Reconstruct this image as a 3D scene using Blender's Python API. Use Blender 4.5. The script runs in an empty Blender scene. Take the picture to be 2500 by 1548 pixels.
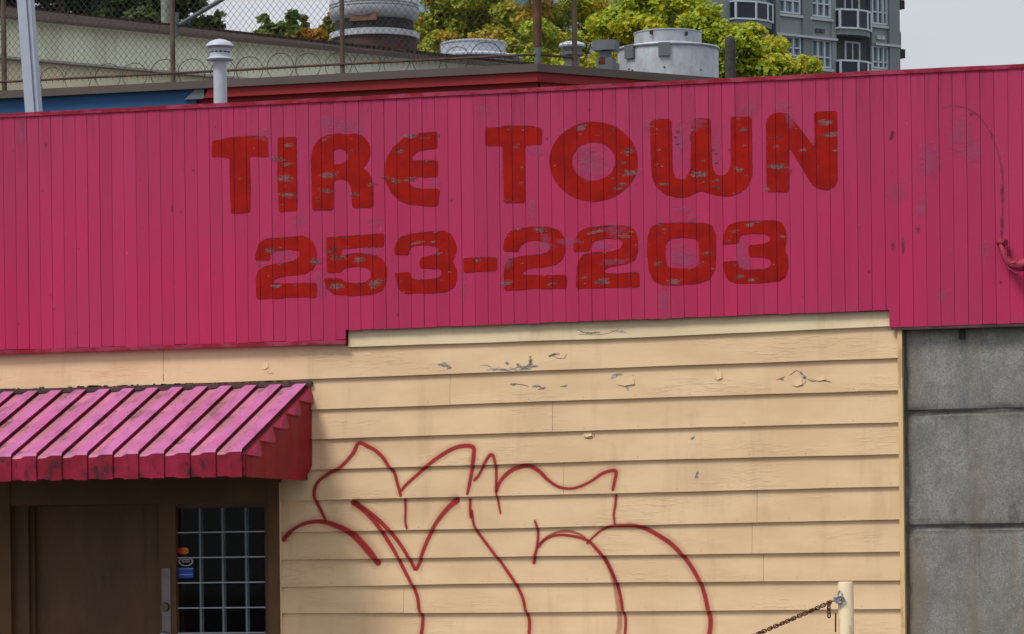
import bpy, bmesh, math, random
import numpy as np
from mathutils import Vector, noise as mnoise
from mathutils.geometry import tessellate_polygon
random.seed(7); rng = np.random.default_rng(7)
SC = bpy.context.scene
COL = SC.collection

# ------------------------------------------------------------------ camera
FPX = 9000.0; TH = math.atan(3.14e-5*FPX); RHO = .0118; EYE = 1.5
DIST = FPX*math.cos(TH)/320
AF = np.array([-math.sin(TH), math.cos(TH), 0.]); R0 = np.array([math.cos(TH), math.sin(TH), 0.]); U0 = np.array([0, 0, 1.])
AR = math.cos(RHO)*R0-math.sin(RHO)*U0; AU = math.cos(RHO)*U0+math.sin(RHO)*R0
CAM = np.array([DIST*math.sin(TH), -DIST*math.cos(TH), EYE])
cd = bpy.data.cameras.new('camera'); cam = bpy.data.objects.new('camera', cd); COL.objects.link(cam)
cd.sensor_width = 36; cd.lens = FPX/2500*36; cd.shift_y = (1400-774)/2500; cd.clip_start = .5; cd.clip_end = 3000
from mathutils import Matrix
cam.matrix_world = Matrix(((AR[0], AU[0], -AF[0], CAM[0]), (AR[1], AU[1], -AF[1], CAM[1]), (AR[2], AU[2], -AF[2], CAM[2]), (0, 0, 0, 1)))
SC.camera = cam
SC.render.resolution_x = 1024; SC.render.resolution_y = 634

# ------------------------------------------------------------------ sky, sun, exposure
SUN_EL, SUN_AZ = math.radians(56), math.radians(215)      # azimuth clockwise from +Y: front left, high
W = bpy.data.worlds.new('World'); SC.world = W; W.use_nodes = True
nt = W.node_tree; nt.nodes.clear()
def wn(t): return nt.nodes.new(t)
sky = wn('ShaderNodeTexSky'); sky.sky_type = 'NISHITA'; sky.sun_disc = False
sky.sun_elevation = SUN_EL; sky.sun_rotation = SUN_AZ; sky.dust_density = 3
tc = wn('ShaderNodeTexCoord'); mp = wn('ShaderNodeMapping'); mp.inputs['Scale'].default_value = (1, 1, 2.5)
mp.inputs['Location'].default_value = (3, 3, 3); nz = wn('ShaderNodeTexNoise'); nz.inputs['Scale'].default_value = 3.0; nz.inputs['Detail'].default_value = 5
sep = wn('ShaderNodeSeparateXYZ')
el = wn('ShaderNodeMapRange'); el.inputs[1].default_value = 0; el.inputs[2].default_value = 1; el.inputs[3].default_value = 1.0; el.inputs[4].default_value = 1.85
cl = wn('ShaderNodeMapRange'); cl.inputs[1].default_value = .3; cl.inputs[2].default_value = .7; cl.inputs[3].default_value = .8; cl.inputs[4].default_value = 1.2
mul = wn('ShaderNodeMath'); mul.operation = 'MULTIPLY'
vm = wn('ShaderNodeVectorMath'); vm.operation = 'SCALE'; vm.inputs[0].default_value = (3.5, 3.52, 3.72)
mx = wn('ShaderNodeMix'); mx.data_type = 'RGBA'; mx.inputs['Factor'].default_value = .86
bg = wn('ShaderNodeBackground'); bg.inputs['Strength'].default_value = .1
wo = wn('ShaderNodeOutputWorld')
L = nt.links.new
L(tc.outputs['Generated'], mp.inputs['Vector']); L(mp.outputs[0], nz.inputs['Vector']); L(tc.outputs['Generated'], sep.inputs[0])
L(sep.outputs['Z'], el.inputs[0]); L(nz.outputs['Fac'], cl.inputs[0]); L(el.outputs[0], mul.inputs[0]); L(cl.outputs[0], mul.inputs[1])
L(mul.outputs[0], vm.inputs['Scale']); L(sky.outputs[0], mx.inputs['A']); L(vm.outputs[0], mx.inputs['B']); L(mx.outputs['Result'], bg.inputs['Color']); L(bg.outputs[0], wo.inputs[0])
sd = bpy.data.lights.new('sun', 'SUN'); sd.energy = 1.5; sd.angle = math.radians(17); sd.color = (1, .95, .88)
so = bpy.data.objects.new('sun', sd); COL.objects.link(so)
sdir = Vector((math.sin(SUN_AZ)*math.cos(SUN_EL), math.cos(SUN_AZ)*math.cos(SUN_EL), math.sin(SUN_EL)))
so.rotation_euler = sdir.to_track_quat('Z', 'Y').to_euler(); so.location = (0, -10, 30)
SC.view_settings.view_transform = 'Standard'; SC.view_settings.look = 'None'; SC.view_settings.gamma = 1
SC.view_settings.use_curve_mapping = False; SC.view_settings.exposure = 0.82

# ------------------------------------------------------------------ measuring helpers
def ray(px, py): return AF+AR*((px-1250)/FPX)+AU*((1400-py)/FPX)
def P(px, py, Y=0.):                       # point of a plane y = Y
    d = ray(px, py); return CAM+d*((Y-CAM[1])/d[1])
def PP(px, py, o, n):                      # point of any plane
    d = ray(px, py); return CAM+d*(np.dot(np.asarray(o)-CAM, n)/np.dot(d, n))
def lin(c): return tuple(((v/255+.055)/1.055)**2.4 if v > 10 else v/255/12.92 for v in c)

# ------------------------------------------------------------------ materials
class Mat:
    def __init__(s, name):
        s.m = bpy.data.materials.new(name); s.m.use_nodes = True; s.t = s.m.node_tree
        s.b = s.t.nodes['Principled BSDF']; s.out = s.t.nodes['Material Output']
        s.g = s.t.nodes.new('ShaderNodeNewGeometry')
    def n(s, t, **kw):
        x = s.t.nodes.new(t)
        for k, v in kw.items(): setattr(x, k, v)
        return x
    def l(s, a, b): s.t.links.new(a, b)
    def noise(s, scale, stretch=(1, 1, 1), detail=4, rough=.55, off=(0, 0, 0)):
        m = s.n('ShaderNodeMapping'); m.inputs['Scale'].default_value = stretch; m.inputs['Location'].default_value = off
        s.l(s.g.outputs['Position'], m.inputs['Vector'])
        z = s.n('ShaderNodeTexNoise'); z.inputs['Scale'].default_value = scale; z.inputs['Detail'].default_value = detail; z.inputs['Roughness'].default_value = rough
        s.l(m.outputs[0], z.inputs['Vector']); return z.outputs['Fac']
    def rng(s, a, lo, hi, o0=0., o1=1.):
        m = s.n('ShaderNodeMapRange'); m.interpolation_type = 'SMOOTHSTEP'
        for i, v in enumerate((lo, hi, o0, o1)): m.inputs[i+1].default_value = v
        s.l(a, m.inputs[0]); return m.outputs[0]
    def math(s, op, a, b):
        m = s.n('ShaderNodeMath', operation=op)
        for i, v in enumerate((a, b)):
            if isinstance(v, (int, float)): m.inputs[i].default_value = v
            else: s.l(v, m.inputs[i])
        return m.outputs[0]
    def mix(s, f, a, b):
        m = s.n('ShaderNodeMix', data_type='RGBA')
        for k, v in (('Factor', f), ('A', a), ('B', b)):
            if isinstance(v, (int, float)): m.inputs[k].default_value = v
            elif isinstance(v, tuple): m.inputs[k].default_value = (*v[:3], 1)
            else: s.l(v, m.inputs[k])
        return m.outputs['Result']
    def bump(s, h, strength=.3, dist=.003, prev=None):
        b = s.n('ShaderNodeBump'); b.inputs['Strength'].default_value = strength; b.inputs['Distance'].default_value = dist
        s.l(h, b.inputs['Height'])
        if prev: s.l(prev, b.inputs['Normal'])
        s.l(b.outputs[0], s.b.inputs['Normal']); return b.outputs[0]
    def rand(s): return s.n('ShaderNodeObjectInfo').outputs['Random']
    def col(s, c):
        if isinstance(c, tuple): s.b.inputs['Base Color'].default_value = (*c[:3], 1)
        else: s.l(c, s.b.inputs['Base Color'])
        s.last = c
    def set(s, rough=.6, metal=0., spec=.5):
        s.b.inputs['Roughness'].default_value = rough; s.b.inputs['Metallic'].default_value = metal; s.b.inputs['Specular IOR Level'].default_value = spec; return s

def simple(name, c, rough=.6, metal=0., vary=.12, scale=6., dirt=None, dirt_amt=.5, stretch=(1, 1, 1), bump=0., spec=.4, rnd=0., lo=.52):
    M = Mat(name); M.set(rough, metal, spec)
    v = M.noise(scale, stretch)
    dark = tuple(x*(1-vary) for x in c); lite = tuple(min(1, x*(1+vary)) for x in c)
    k = M.mix(M.rng(v, .3, .7), dark, lite)
    if rnd:
        k = M.mix(M.math('MULTIPLY', M.rand(), rnd), k, tuple(x*.45 for x in c))
    if dirt:
        d = M.rng(M.noise(scale*2.2, stretch, 6, .65, (5, 3, 1)), lo, lo+.1)
        k = M.mix(M.math('MULTIPLY', d, dirt_amt), k, dirt)
    M.col(k)
    if bump: M.bump(M.noise(scale*12, stretch, 5), bump, .004)
    return M.m

def alpha_mat(name, c, c2, mode, rough=.6, amt=.85, fr=45):
    """mode 'disc': radial uv, soft irregular rim; 'band': v across, u = opacity"""
    M = Mat(name); M.set(rough)
    uv = M.n('ShaderNodeUVMap'); sp = M.n('ShaderNodeSeparateXYZ'); M.l(uv.outputs[0], sp.inputs[0])
    if mode == 'disc':
        r = M.math('SQRT', M.math('ADD', M.math('MULTIPLY', sp.outputs[0], sp.outputs[0]), M.math('MULTIPLY', sp.outputs[1], sp.outputs[1])), 0)
        nz_ = M.noise(fr, (1, 1, 2.2), 5, .7)
        a = M.rng(M.math('ADD', r, M.math('MULTIPLY', M.math('SUBTRACT', nz_, .5), 2.6)), .95, .3)
        a = M.math('MULTIPLY', a, amt)
        M.col(M.mix(M.rng(M.math('ADD', M.math('MULTIPLY', M.noise(60, (1, 1, 2)), .5), M.math('MULTIPLY', M.noise(7, (1, 1, 1)), .5)), .42, .58), c, c2))
    else:
        nz_ = M.noise(140, (1, 1, 1), 3, .7)
        r = M.math('ADD', M.math('ABSOLUTE', sp.outputs[1], 0), M.math('MULTIPLY', M.math('SUBTRACT', nz_, .5), .35))
        a = M.math('MULTIPLY', M.math('MULTIPLY', M.rng(r, 1.0, .36), sp.outputs[0]), M.rng(M.noise(6, (1, 1, 1), 3), .3, .6, .78, 1.))
        M.col(M.mix(M.rng(M.noise(14), .35, .65), c, c2))
    tr = M.n('ShaderNodeBsdfTransparent'); ms = M.n('ShaderNodeMixShader')
    M.l(a, ms.inputs[0]); M.l(tr.outputs[0], ms.inputs[1]); M.l(M.b.outputs[0], ms.inputs[2]); M.l(ms.outputs[0], M.out.inputs[0])
    return M.m

PINK = lin((178, 52, 88)); PINK_D = lin((150, 60, 88)); REDP = lin((144, 17, 6))
def pink_paint():
    M = Mat('pink_plank_paint'); M.set(.6, 0, .18)
    a = M.mix(M.rng(M.noise(1.1, (1, 1, .8), 3), .35, .68), lin((180, 44, 87)), lin((171, 50, 90)))          # uneven fading
    sx = M.n('ShaderNodeSeparateXYZ'); M.l(M.g.outputs['Position'], sx.inputs[0])
    up = M.rng(M.math('ADD', sx.outputs['Z'], M.math('MULTIPLY', M.noise(2.2, (1, 1, .5)), .8)), 4.1, 5.4)
    a = M.mix(M.math('MULTIPLY', up, .5), a, lin((162, 58, 96)))                                              # bleached boards near the top
    a = M.mix(M.math('MULTIPLY', M.rng(M.noise(9, (1, 1, .12), 5, .6), .5, .72), .28), a, lin((140, 44, 70)))   # run marks
    a = M.mix(M.math('MULTIPLY', M.rand(), .3), a, lin((142, 34, 68)))
    a = M.mix(M.math('MULTIPLY', M.rng(M.noise(24, (1, 1, .5), 4, .6, (3, 1, 2)), .69, .74), .6), a, lin((98, 40, 58)))
    a = M.mix(M.math('MULTIPLY', M.rng(M.noise(16, (1, 1, .4), 4, .6, (8, 1, 5)), .71, .77), .35), a, lin((196, 120, 150)))
    topm = M.rng(M.math('ADD', sx.outputs['Z'], M.math('MULTIPLY', M.noise(9, (1, 1, .05), 4), 1.3)), 5.3, 5.75)
    a = M.mix(M.math('MULTIPLY', M.math('MULTIPLY', topm, M.rng(M.noise(30, (1, 1, .06), 5, .7, (2, 2, 2)), .45, .7)), .5), a, lin((104, 40, 62)))
    M.col(a); M.bump(M.noise(60, (1, 1, .08), 5, .6), .25, .002); return M.m
def cream_paint(name, base, base2):
    M = Mat(name); M.set(.6, 0, .3)
    a = M.mix(M.rng(M.noise(2.5, (.5, 1, 1.5), 4), .35, .65), base, base2)
    a = M.mix(M.math('MULTIPLY', M.rand(), .10), a, tuple(x*.8 for x in base))
    a = M.mix(M.math('MULTIPLY', M.rng(M.noise(40, (.25, 1, 1), 5, .65), .66, .74), .18), a, lin((120, 95, 75)))
    a = M.mix(M.math('MULTIPLY', M.rng(M.noise(5, (1, 1, .14), 5, .65, (2, 8, 3)), .52, .72), .22), a, lin((150, 118, 84)))
    a = M.mix(M.math('MULTIPLY', M.rng(M.noise(1.3, (1, 1, 1), 5, .6, (9, 8, 3)), .5, .7), .16), a, lin((176, 150, 118)))
    M.col(a)
    mask = M.rng(M.noise(1.7, (.7, 1, 2.2), 3, .5, (2, 0, 4)), .5, .68)
    wr = M.noise(26, (.32, 1, 2.2), 5, .72); wr2 = M.rng(wr, .5, .64)
    M.bump(M.math('MULTIPLY', wr2, mask), .45, .006, M.bump(M.noise(50, (.3, 1, 1), 4), .15, .002))
    return M.m
def concrete():
    M = Mat('weathered_concrete'); M.set(.88, 0, .2)
    a = M.mix(M.rng(M.noise(2.6, (1, 1, .7), 6, .7), .3, .7), lin((124, 124, 118)), lin((150, 150, 145)))
    a = M.mix(M.math('MULTIPLY', M.rng(M.noise(70, (1, 1, 1), 4, .85), .40, .62), .65), a, lin((96, 97, 94)))
    a = M.mix(M.math('MULTIPLY', M.rng(M.noise(16, (1, 1, .7), 6, .75, (6, 1, 8)), .45, .62), .45), a, lin((96, 97, 95)))
    a = M.mix(M.math('MULTIPLY', M.rng(M.noise(48, (1, 1, 1), 3, .8, (4, 4, 4)), .56, .72), .4), a, lin((166, 170, 174)))
    a = M.mix(M.math('MULTIPLY', M.rng(M.noise(4.2, (1, 1, .12), 4, .6, (7, 2, 1)), .48, .68), .7), a, lin((122, 110, 90)))
    a = M.mix(M.math('MULTIPLY', M.rng(M.noise(7, (1, 1, .1), 5, .65, (3, 7, 1)), .5, .7), .55), a, lin((84, 86, 86)))
    a = M.mix(M.math('MULTIPLY', M.rng(M.noise(4.5, (1, 1, .5), 6, .75, (1, 9, 3)), .58, .74), .75), a, lin((72, 72, 66)))
    sx = M.n('ShaderNodeSeparateXYZ'); M.l(M.g.outputs['Position'], sx.inputs[0])
    for lev in (P(2350, 1287, .03)[2], P(2350, 1006, .03)[2], 3.22):      # grime along the joints, plus a dark band level with the fascia's lower edge
        dz = M.math('ABSOLUTE', M.math('SUBTRACT', sx.outputs['Z'], lev), 0)
        k = M.math('MULTIPLY', M.rng(M.math('ADD', dz, M.math('MULTIPLY', M.noise(3.5, (1, 1, .6), 5, .7, (2, 2, lev)), .14)), .15, .03), .85)
        a = M.mix(k, a, lin((58, 57, 52)))
    M.col(a); M.bump(M.noise(90, (1, 1, 1), 6, .8), .6, .005); return M.m
def awning_paint(name, clean, dirty, grime, amt):
    M = Mat(name); M.set(.55, 0, .22)
    a = M.mix(M.rng(M.noise(2.5, (1, 1, 1), 4), .35, .65), clean, dirty)
    a = M.mix(M.math('MULTIPLY', M.rng(M.noise(38, (1, .6, 1), 4, .75), .61, .66), .9), a, grime)
    a = M.mix(M.math('MULTIPLY', M.rng(M.noise(7, (1, .5, .6), 5, .7, (4, 1, 2)), .5, .66), amt), a, grime)
    M.col(a); return M.m
def leaf_mat(name, a, b, c, cscale=.8, camt=1.):
    M = Mat(name); M.set(.55, 0, .3)
    r = M.g.outputs['Random Per Island']
    k = M.mix(r, a, b)
    pz = M.rng(M.math('ADD', M.noise(cscale, (1, 1, 1), 3), M.math('MULTIPLY', r, .16)), .56, .7)
    k = M.mix(M.math('MULTIPLY', pz, camt), k, c); M.col(k)
    tr = M.n('ShaderNodeBsdfTranslucent'); M.l(k, tr.inputs[0]); ms = M.n('ShaderNodeMixShader'); ms.inputs[0].default_value = .38
    M.l(M.b.outputs[0], ms.inputs[1]); M.l(tr.outputs[0], ms.inputs[2]); M.l(ms.outputs[0], M.out.inputs[0]); return M.m
def glass(name, tint=(.8, .84, .84)):
    M = Mat(name); tr = M.n('ShaderNodeBsdfTransparent'); tr.inputs[0].default_value = (*tint, 1)
    gl = M.n('ShaderNodeBsdfGlossy'); gl.inputs['Roughness'].default_value = .04
    fr = M.n('ShaderNodeFresnel'); fr.inputs[0].default_value = 1.16; ms = M.n('ShaderNodeMixShader')
    M.l(fr.outputs[0], ms.inputs[0]); M.l(tr.outputs[0], ms.inputs[1]); M.l(gl.outputs[0], ms.inputs[2]); M.l(ms.outputs[0], M.out.inputs[0]); return M.m
def galv(name, c, rust=.0):
    M = Mat(name); M.set(.5, .25, .5)
    a = M.mix(M.rng(M.noise(5, (1, 1, .6), 5, .6), .3, .7), tuple(x*.82 for x in c), c)
    a = M.mix(M.math('MULTIPLY', M.rng(M.noise(4, (1, 1, .2), 4, .6, (3, 3, 3)), .5, .7), .4), a, tuple(x*.6 for x in c))
    if rust: a = M.mix(M.math('MULTIPLY', M.rng(M.noise(14, (1, 1, .5), 5, .7), .46, .62), rust), a, lin((110, 58, 32)))
    M.col(a); return M.m

m_pink = pink_paint()
m_trim = simple('pink_trim_paint', lin((148, 54, 78)), .6, vary=.25, scale=4, dirt=lin((130, 14, 22)), dirt_amt=.75, stretch=(.4, 1, 1.), lo=.45, spec=.15)
m_red = simple('red_letter_paint', REDP, .6, vary=.15, scale=9, spec=.12)
m_chip = alpha_mat('letter_paint_chip', lin((136, 108, 112)), lin((84, 36, 38)), 'disc', amt=.6, fr=30)
m_fade = alpha_mat('faded_lavender_patch', lin((160, 84, 122)), lin((152, 72, 108)), 'disc', amt=.3, fr=16)
m_smudge = alpha_mat('dark_stain', lin((70, 28, 40)), lin((95, 40, 55)), 'disc', amt=.55)
m_cream = cream_paint('cream_siding_paint', lin((219, 190, 151)), lin((208, 177, 138)))
m_cream2 = cream_paint('pale_cream_board_paint', lin((216, 198, 162)), lin((202, 184, 148)))
m_corner = simple('ochre_corner_trim', lin((208, 178, 128)), .55, vary=.1, scale=5, dirt=lin((120, 90, 50)), dirt_amt=.4, stretch=(1, 1, .3))
m_bare = simple('bare_grey_primer', lin((164, 166, 168)), .8, vary=.25, scale=30)
m_spray = alpha_mat('red_spray_paint', lin((160, 8, 18)), lin((144, 5, 12)), 'band', .7)
m_stroke_dark = alpha_mat('dark_scuff_band', lin((84, 34, 50)), lin((104, 44, 62)), 'band', .6)
m_conc = concrete()
m_aw = awning_paint('faded_pink_awning', lin((178, 104, 156)), lin((170, 92, 138)), lin((96, 54, 66)), .4)
m_awv = awning_paint('valley_grime_awning', lin((186, 110, 140)), lin((160, 104, 118)), lin((92, 72, 66)), .8)
m_awlap = awning_paint('dark_lap_shadow_grime', lin((84, 44, 52)), lin((70, 40, 42)), lin((60, 36, 30)), .8)  # shadow line under each lap painted in, together with the crease grime
m_val = awning_paint('dirty_pink_valance', lin((150, 30, 62)), lin((124, 18, 38)), lin((58, 26, 32)), .9)
m_awend = awning_paint('red_awning_end', lin((140, 6, 34)), lin((124, 5, 26)), lin((90, 6, 18)), .4)
m_awcap = awning_paint('pink_awning_tip', lin((158, 50, 86)), lin((144, 38, 68)), lin((90, 36, 48)), .5)
m_groove = simple('dark_red_groove_paint', lin((110, 24, 42)), .8, vary=.4, scale=5, dirt=lin((52, 24, 30)), dirt_amt=.9, stretch=(3, 1, .3))
m_flash = simple('dark_flashing', lin((74, 50, 52)), .6, vary=.3, scale=9, dirt=lin((40, 30, 26)), dirt_amt=.8)
m_brown = simple('brown_door_paint', lin((84, 58, 32)), .6, vary=.16, scale=3, dirt=lin((104, 82, 58)), dirt_amt=.2, stretch=(1, 1, .4))
m_brown2 = simple('brown_casing_paint', lin((88, 62, 30)), .6, vary=.12, scale=4)
m_white = simple('white_bar_paint', lin((158, 166, 172)), .45, vary=.08)
m_sillgrey = simple('pale_grey_paint', lin((124, 132, 136)), .6)
m_plate = simple('grey_lock_plate', lin((118, 114, 114)), .5, .2, vary=.12)
m_steel = simple('bright_steel', lin((170, 172, 180)), .3, .8, vary=.1)
m_brass = simple('dull_brass', lin((95, 90, 78)), .4, .7, vary=.1)
m_glass = glass('window_glass')
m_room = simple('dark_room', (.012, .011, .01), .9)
m_roof = simple('grey_roofing', lin((92, 92, 92)), .9, vary=.2, scale=3)
m_asph = simple('asphalt', (.05, .05, .052), .9, vary=.25, scale=2, dirt=(.03, .03, .03), dirt_amt=.5, bump=.4)
m_pave = simple('pavement_concrete', (.27, .265, .25), .9, vary=.15, scale=2)
m_line = simple('white_line_paint', (.7, .7, .68), .7, vary=.15, scale=8, dirt=(.1, .1, .1))
m_post = simple('cream_post_paint', lin((222, 204, 168)), .5, vary=.06, scale=6, dirt=lin((150, 110, 70)), dirt_amt=.35, stretch=(1, 1, .4))
m_rust = simple('rusty_chain', lin((92, 52, 40)), .7, .3, vary=.35, scale=60)
m_bflash = simple('brown_parapet_metal', lin((80, 70, 64)), .55, vary=.1, scale=2, dirt=lin((78, 62, 54)), dirt_amt=.4)
m_blue = simple('blue_wall_paint', lin((14, 70, 114)), .6, vary=.12, scale=1.5)
m_rwall = simple('red_wall_paint', lin((128, 14, 18)), .6, vary=.12, scale=1.5)
m_rwall2 = simple('dark_red_wall_paint', lin((124, 10, 12)), .6, vary=.12, scale=1.5)
m_beige = simple('grey_green_cladding', lin((194, 198, 178)), .55, vary=.05, scale=1.2, rnd=.06, dirt=lin((140, 140, 118)), dirt_amt=.3, stretch=(1, 1, .2))
m_cladcream = simple('cream_cladding', lin((208, 200, 170)), .55, vary=.06, scale=1.2, rnd=.08)
m_gtrim = simple('grey_eave_flashing', lin((142, 140, 128)), .5, vary=.1)
m_btrim = simple('brown_eave_trim', lin((96, 84, 76)), .55, vary=.06, scale=1.5)
m_wire = simple('dull_fence_wire', lin((66, 64, 58)), .6, .4, vary=.2, scale=20)
m_fpost = simple('weathered_fence_post', lin((86, 74, 62)), .7, .2, vary=.2, scale=5, dirt=lin((64, 44, 34)), dirt_amt=.6)
m_frust = simple('rusty_fence_post', lin((84, 56, 38)), .8, .1, vary=.3, scale=6, dirt=lin((60, 40, 30)), dirt_amt=.6)
m_rail = simple('rusty_rail', lin((66, 50, 42)), .8, .1, vary=.3, scale=7, dirt=lin((116, 66, 36)), dirt_amt=.6)
m_galv = galv('galvanised_drum', lin((166, 174, 182)), .22)
m_galvd = galv('dull_galvanised_box', lin((98, 104, 110)))
m_wpole = simple('pale_painted_pole', lin((158, 168, 182)), .5, vary=.06, scale=5)
m_wpipe = simple('white_vent_paint', lin((166, 172, 184)), .45, vary=.05, scale=5, dirt=lin((150, 152, 158)), dirt_amt=.3, stretch=(1, 1, .3))
m_hood = galv('aluminium_hood', lin((170, 174, 178)))
m_curb = simple('tarred_curb', lin((62, 46, 48)), .8, vary=.3, scale=4, dirt=lin((84, 34, 34)), dirt_amt=.7)
m_wood = simple('bare_plywood', lin((104, 76, 58)), .8, vary=.15)
m_black = simple('black_rubber', lin((36, 36, 38)), .8, vary=.2)
m_stub = simple('tarred_pipe', lin((58, 58, 56)), .95, vary=.25, scale=25, bump=.8)
m_bark = simple('bark', lin((92, 78, 62)), .9, vary=.3, scale=6, stretch=(1, 1, .3), bump=.6)
m_twall = simple('grey_tower_render', lin((128, 138, 138)), .8, vary=.06, scale=.3)
m_twall2 = simple('dark_tower_render', lin((114, 123, 125)), .8, vary=.06, scale=.3)
m_tframe = simple('white_window_frame', lin((182, 194, 202)), .5, vary=.04)
m_tsill = simple('pale_sill', lin((170, 180, 182)), .6, vary=.05)
m_tglass = simple('grey_green_window_glass', lin((92, 112, 116)), .08, vary=.2, scale=.4, spec=.6)
m_tdark = simple('dark_balcony_glass', lin((36, 42, 54)), .15, vary=.1, spec=.25)
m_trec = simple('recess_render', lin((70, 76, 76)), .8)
m_bglass = simple('pale_blue_glass', lin((122, 160, 178)), .15, vary=.2, scale=.3, spec=.6)
m_bframe = simple('pale_blue_frame', lin((190, 212, 222)), .5)

# ------------------------------------------------------------------ mesh builder
class MB:
    def __init__(s): s.v = []; s.f = []; s.mi = []; s.uv = {}; s.sm = []
    def add(s, vs, fs, mi=0, smooth=False, uvs=None):
        o = len(s.v); s.v += [tuple(map(float, v)) for v in vs]
        for k, f in enumerate(fs):
            s.f.append(tuple(i+o for i in f)); s.mi.append(mi); s.sm.append(smooth)
            if uvs is not None: s.uv[len(s.f)-1] = [uvs[i] for i in f]
        return s
    def hexa(s, b, t, mi=0):          # bottom ring of 4, top ring of 4
        return s.add(list(b)+list(t), [(3, 2, 1, 0), (4, 5, 6, 7), (0, 1, 5, 4), (1, 2, 6, 5), (2, 3, 7, 6), (3, 0, 4, 7)], mi)
    def box(s, a, b, mi=0):
        (x0, y0, z0), (x1, y1, z1) = a, b
        x0, x1 = sorted((x0, x1)); y0, y1 = sorted((y0, y1)); z0, z1 = sorted((z0, z1))
        return s.hexa([(x0, y0, z0), (x1, y0, z0), (x1, y1, z0), (x0, y1, z0)], [(x0, y0, z1), (x1, y0, z1), (x1, y1, z1), (x0, y1, z1)], mi)
    def obox(s, o, ax, ay, az, mi=0):  # oriented box from a corner and three edge vectors
        o, ax, ay, az = map(np.asarray, (o, ax, ay, az))
        return s.hexa([o, o+ax, o+ax+ay, o+ay], [o+az, o+ax+az, o+ax+ay+az, o+ay+az], mi)
    def tube(s, pts, r, n=8, mi=0, caps=True, closed=False, smooth=True):
        pts = [Vector(p) for p in pts]; m = len(pts); rr = r if hasattr(r, '__len__') else [r]*m
        vs = []; prev = None
        for i, p in enumerate(pts):
            if closed: d = pts[(i+1) % m]-pts[i-1]
            else: d = pts[min(i+1, m-1)]-pts[max(i-1, 0)]
            d.normalize()
            a = (prev-d*prev.dot(d)) if prev is not None else d.orthogonal()
            if a.length < 1e-6: a = d.orthogonal()
            a.normalize(); prev = a; b = d.cross(a)
            for k in range(n):
                t = 2*math.pi*k/n; vs.append(p+(a*math.cos(t)+b*math.sin(t))*rr[i])
        fs = []
        for i in range(m if closed else m-1):
            j = (i+1) % m
            for k in range(n):
                k2 = (k+1) % n; fs.append((i*n+k, i*n+k2, j*n+k2, j*n+k))
        s.add(vs, fs, mi, smooth)
        if caps and not closed:
            s.add(vs[:n], [tuple(range(n))[::-1]], mi); s.add(vs[-n:], [tuple(range(n))], mi)
        return s
    def lathe(s, c, prof, n=40, mi=0, smooth=True, ax=None):
        c = Vector(c); vs = []; fs = []; m = len(prof)
        for r, z in prof:
            for k in range(n):
                t = 2*math.pi*k/n; vs.append((c.x+r*math.cos(t), c.y+r*math.sin(t), c.z+z))
        for i in range(m-1):
            for k in range(n):
                k2 = (k+1) % n; fs.append((i*n+k, i*n+k2, (i+1)*n+k2, (i+1)*n+k))
        return s.add(vs, fs, mi, smooth)
    def build(s, name, mats, parent=None, label=None, kind=None, mods=None):
        me = bpy.data.meshes.new(name); root = parent
        while root is not None and root.parent is not None: root = root.parent
        off = np.array(root.location) if root is not None else np.zeros(3)
        me.from_pydata([tuple(np.asarray(v)-off) for v in s.v], [], s.f)
        for m in (mats if isinstance(mats, (list, tuple)) else [mats]): me.materials.append(m)
        me.polygons.foreach_set('material_index', s.mi); me.polygons.foreach_set('use_smooth', s.sm)
        if s.uv:
            ul = me.uv_layers.new(name='UVMap')
            for fi, us in s.uv.items():
                p = me.polygons[fi]
                for li, u in zip(p.loop_indices, us): ul.data[li].uv = u
        me.update()
        if any(s.sm):
            bm = bmesh.new(); bm.from_mesh(me)
            for e in bm.edges:
                if len(e.link_faces) == 2 and e.calc_face_angle(0) > .7: e.smooth = False
            bm.to_mesh(me); bm.free()
        o = bpy.data.objects.new(name, me); COL.objects.link(o); o.parent = parent
        if label: o['label'] = label
        if kind: o['kind'] = kind
        return o

def thing(name, label, cat, loc, group=None):
    o = bpy.data.objects.new(name, None); COL.objects.link(o); o.location = tuple(map(float, loc)); o.empty_display_size = .2
    o['label'] = label; o['category'] = cat
    if group: o['group'] = group
    return o

def inside(p, poly):
    x, y = p; c = False; n = len(poly)
    for i in range(n):
        (x1, y1), (x2, y2) = poly[i], poly[i-1]
        if (y1 > y) != (y2 > y) and x < (x2-x1)*(y-y1)/(y2-y1)+x1: c = not c
    return c

# ------------------------------------------------------------------ ground
MB().box((-250, -250, -.3), (250, 300, 0)).build('ground', m_asph)['kind'] = 'structure'
MB().box((-12, -1.6, .004), (8, -.03, .13)).build('pavement', m_pave)['kind'] = 'structure'

# ------------------------------------------------------------------ the shop
shop = thing('shop_building', 'low tyre shop with a pink plank fascia in red lettering over cream lap siding', 'building', (0, 0, 0))
XL, XR = -6.14, 5.4
FY = -.048                                           # front of the planks
ZTOP = 5.046
def zb_fascia(x):                                    # lower edge of the planks
    if x < -1.25: return 3.25
    if x < 2.828: return 3.32+(x+1.25)*(.026/4.08)
    return 3.222
fb = MB()
fb.box((XL, -.028, 3.34), (XR, .0, 5.03)).build('fascia', m_groove, shop)
fascia = [o for o in shop.children if o.name == 'fascia'][0]
MB().box((XL, .03, .02), (-4.1, .25, 4.75)).box((-1.75, .03, .02), (2.9, .25, 4.75)).box((-4.1, .03, 2.31), (-1.75, .25, 4.75)).build('wall', m_flash, shop)
wall = [o for o in shop.children if o.name == 'wall'][0]
MB().box((XL, .25, 4.6), (XR, 5.6, 4.75)).build('roof', m_roof, shop)
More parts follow.
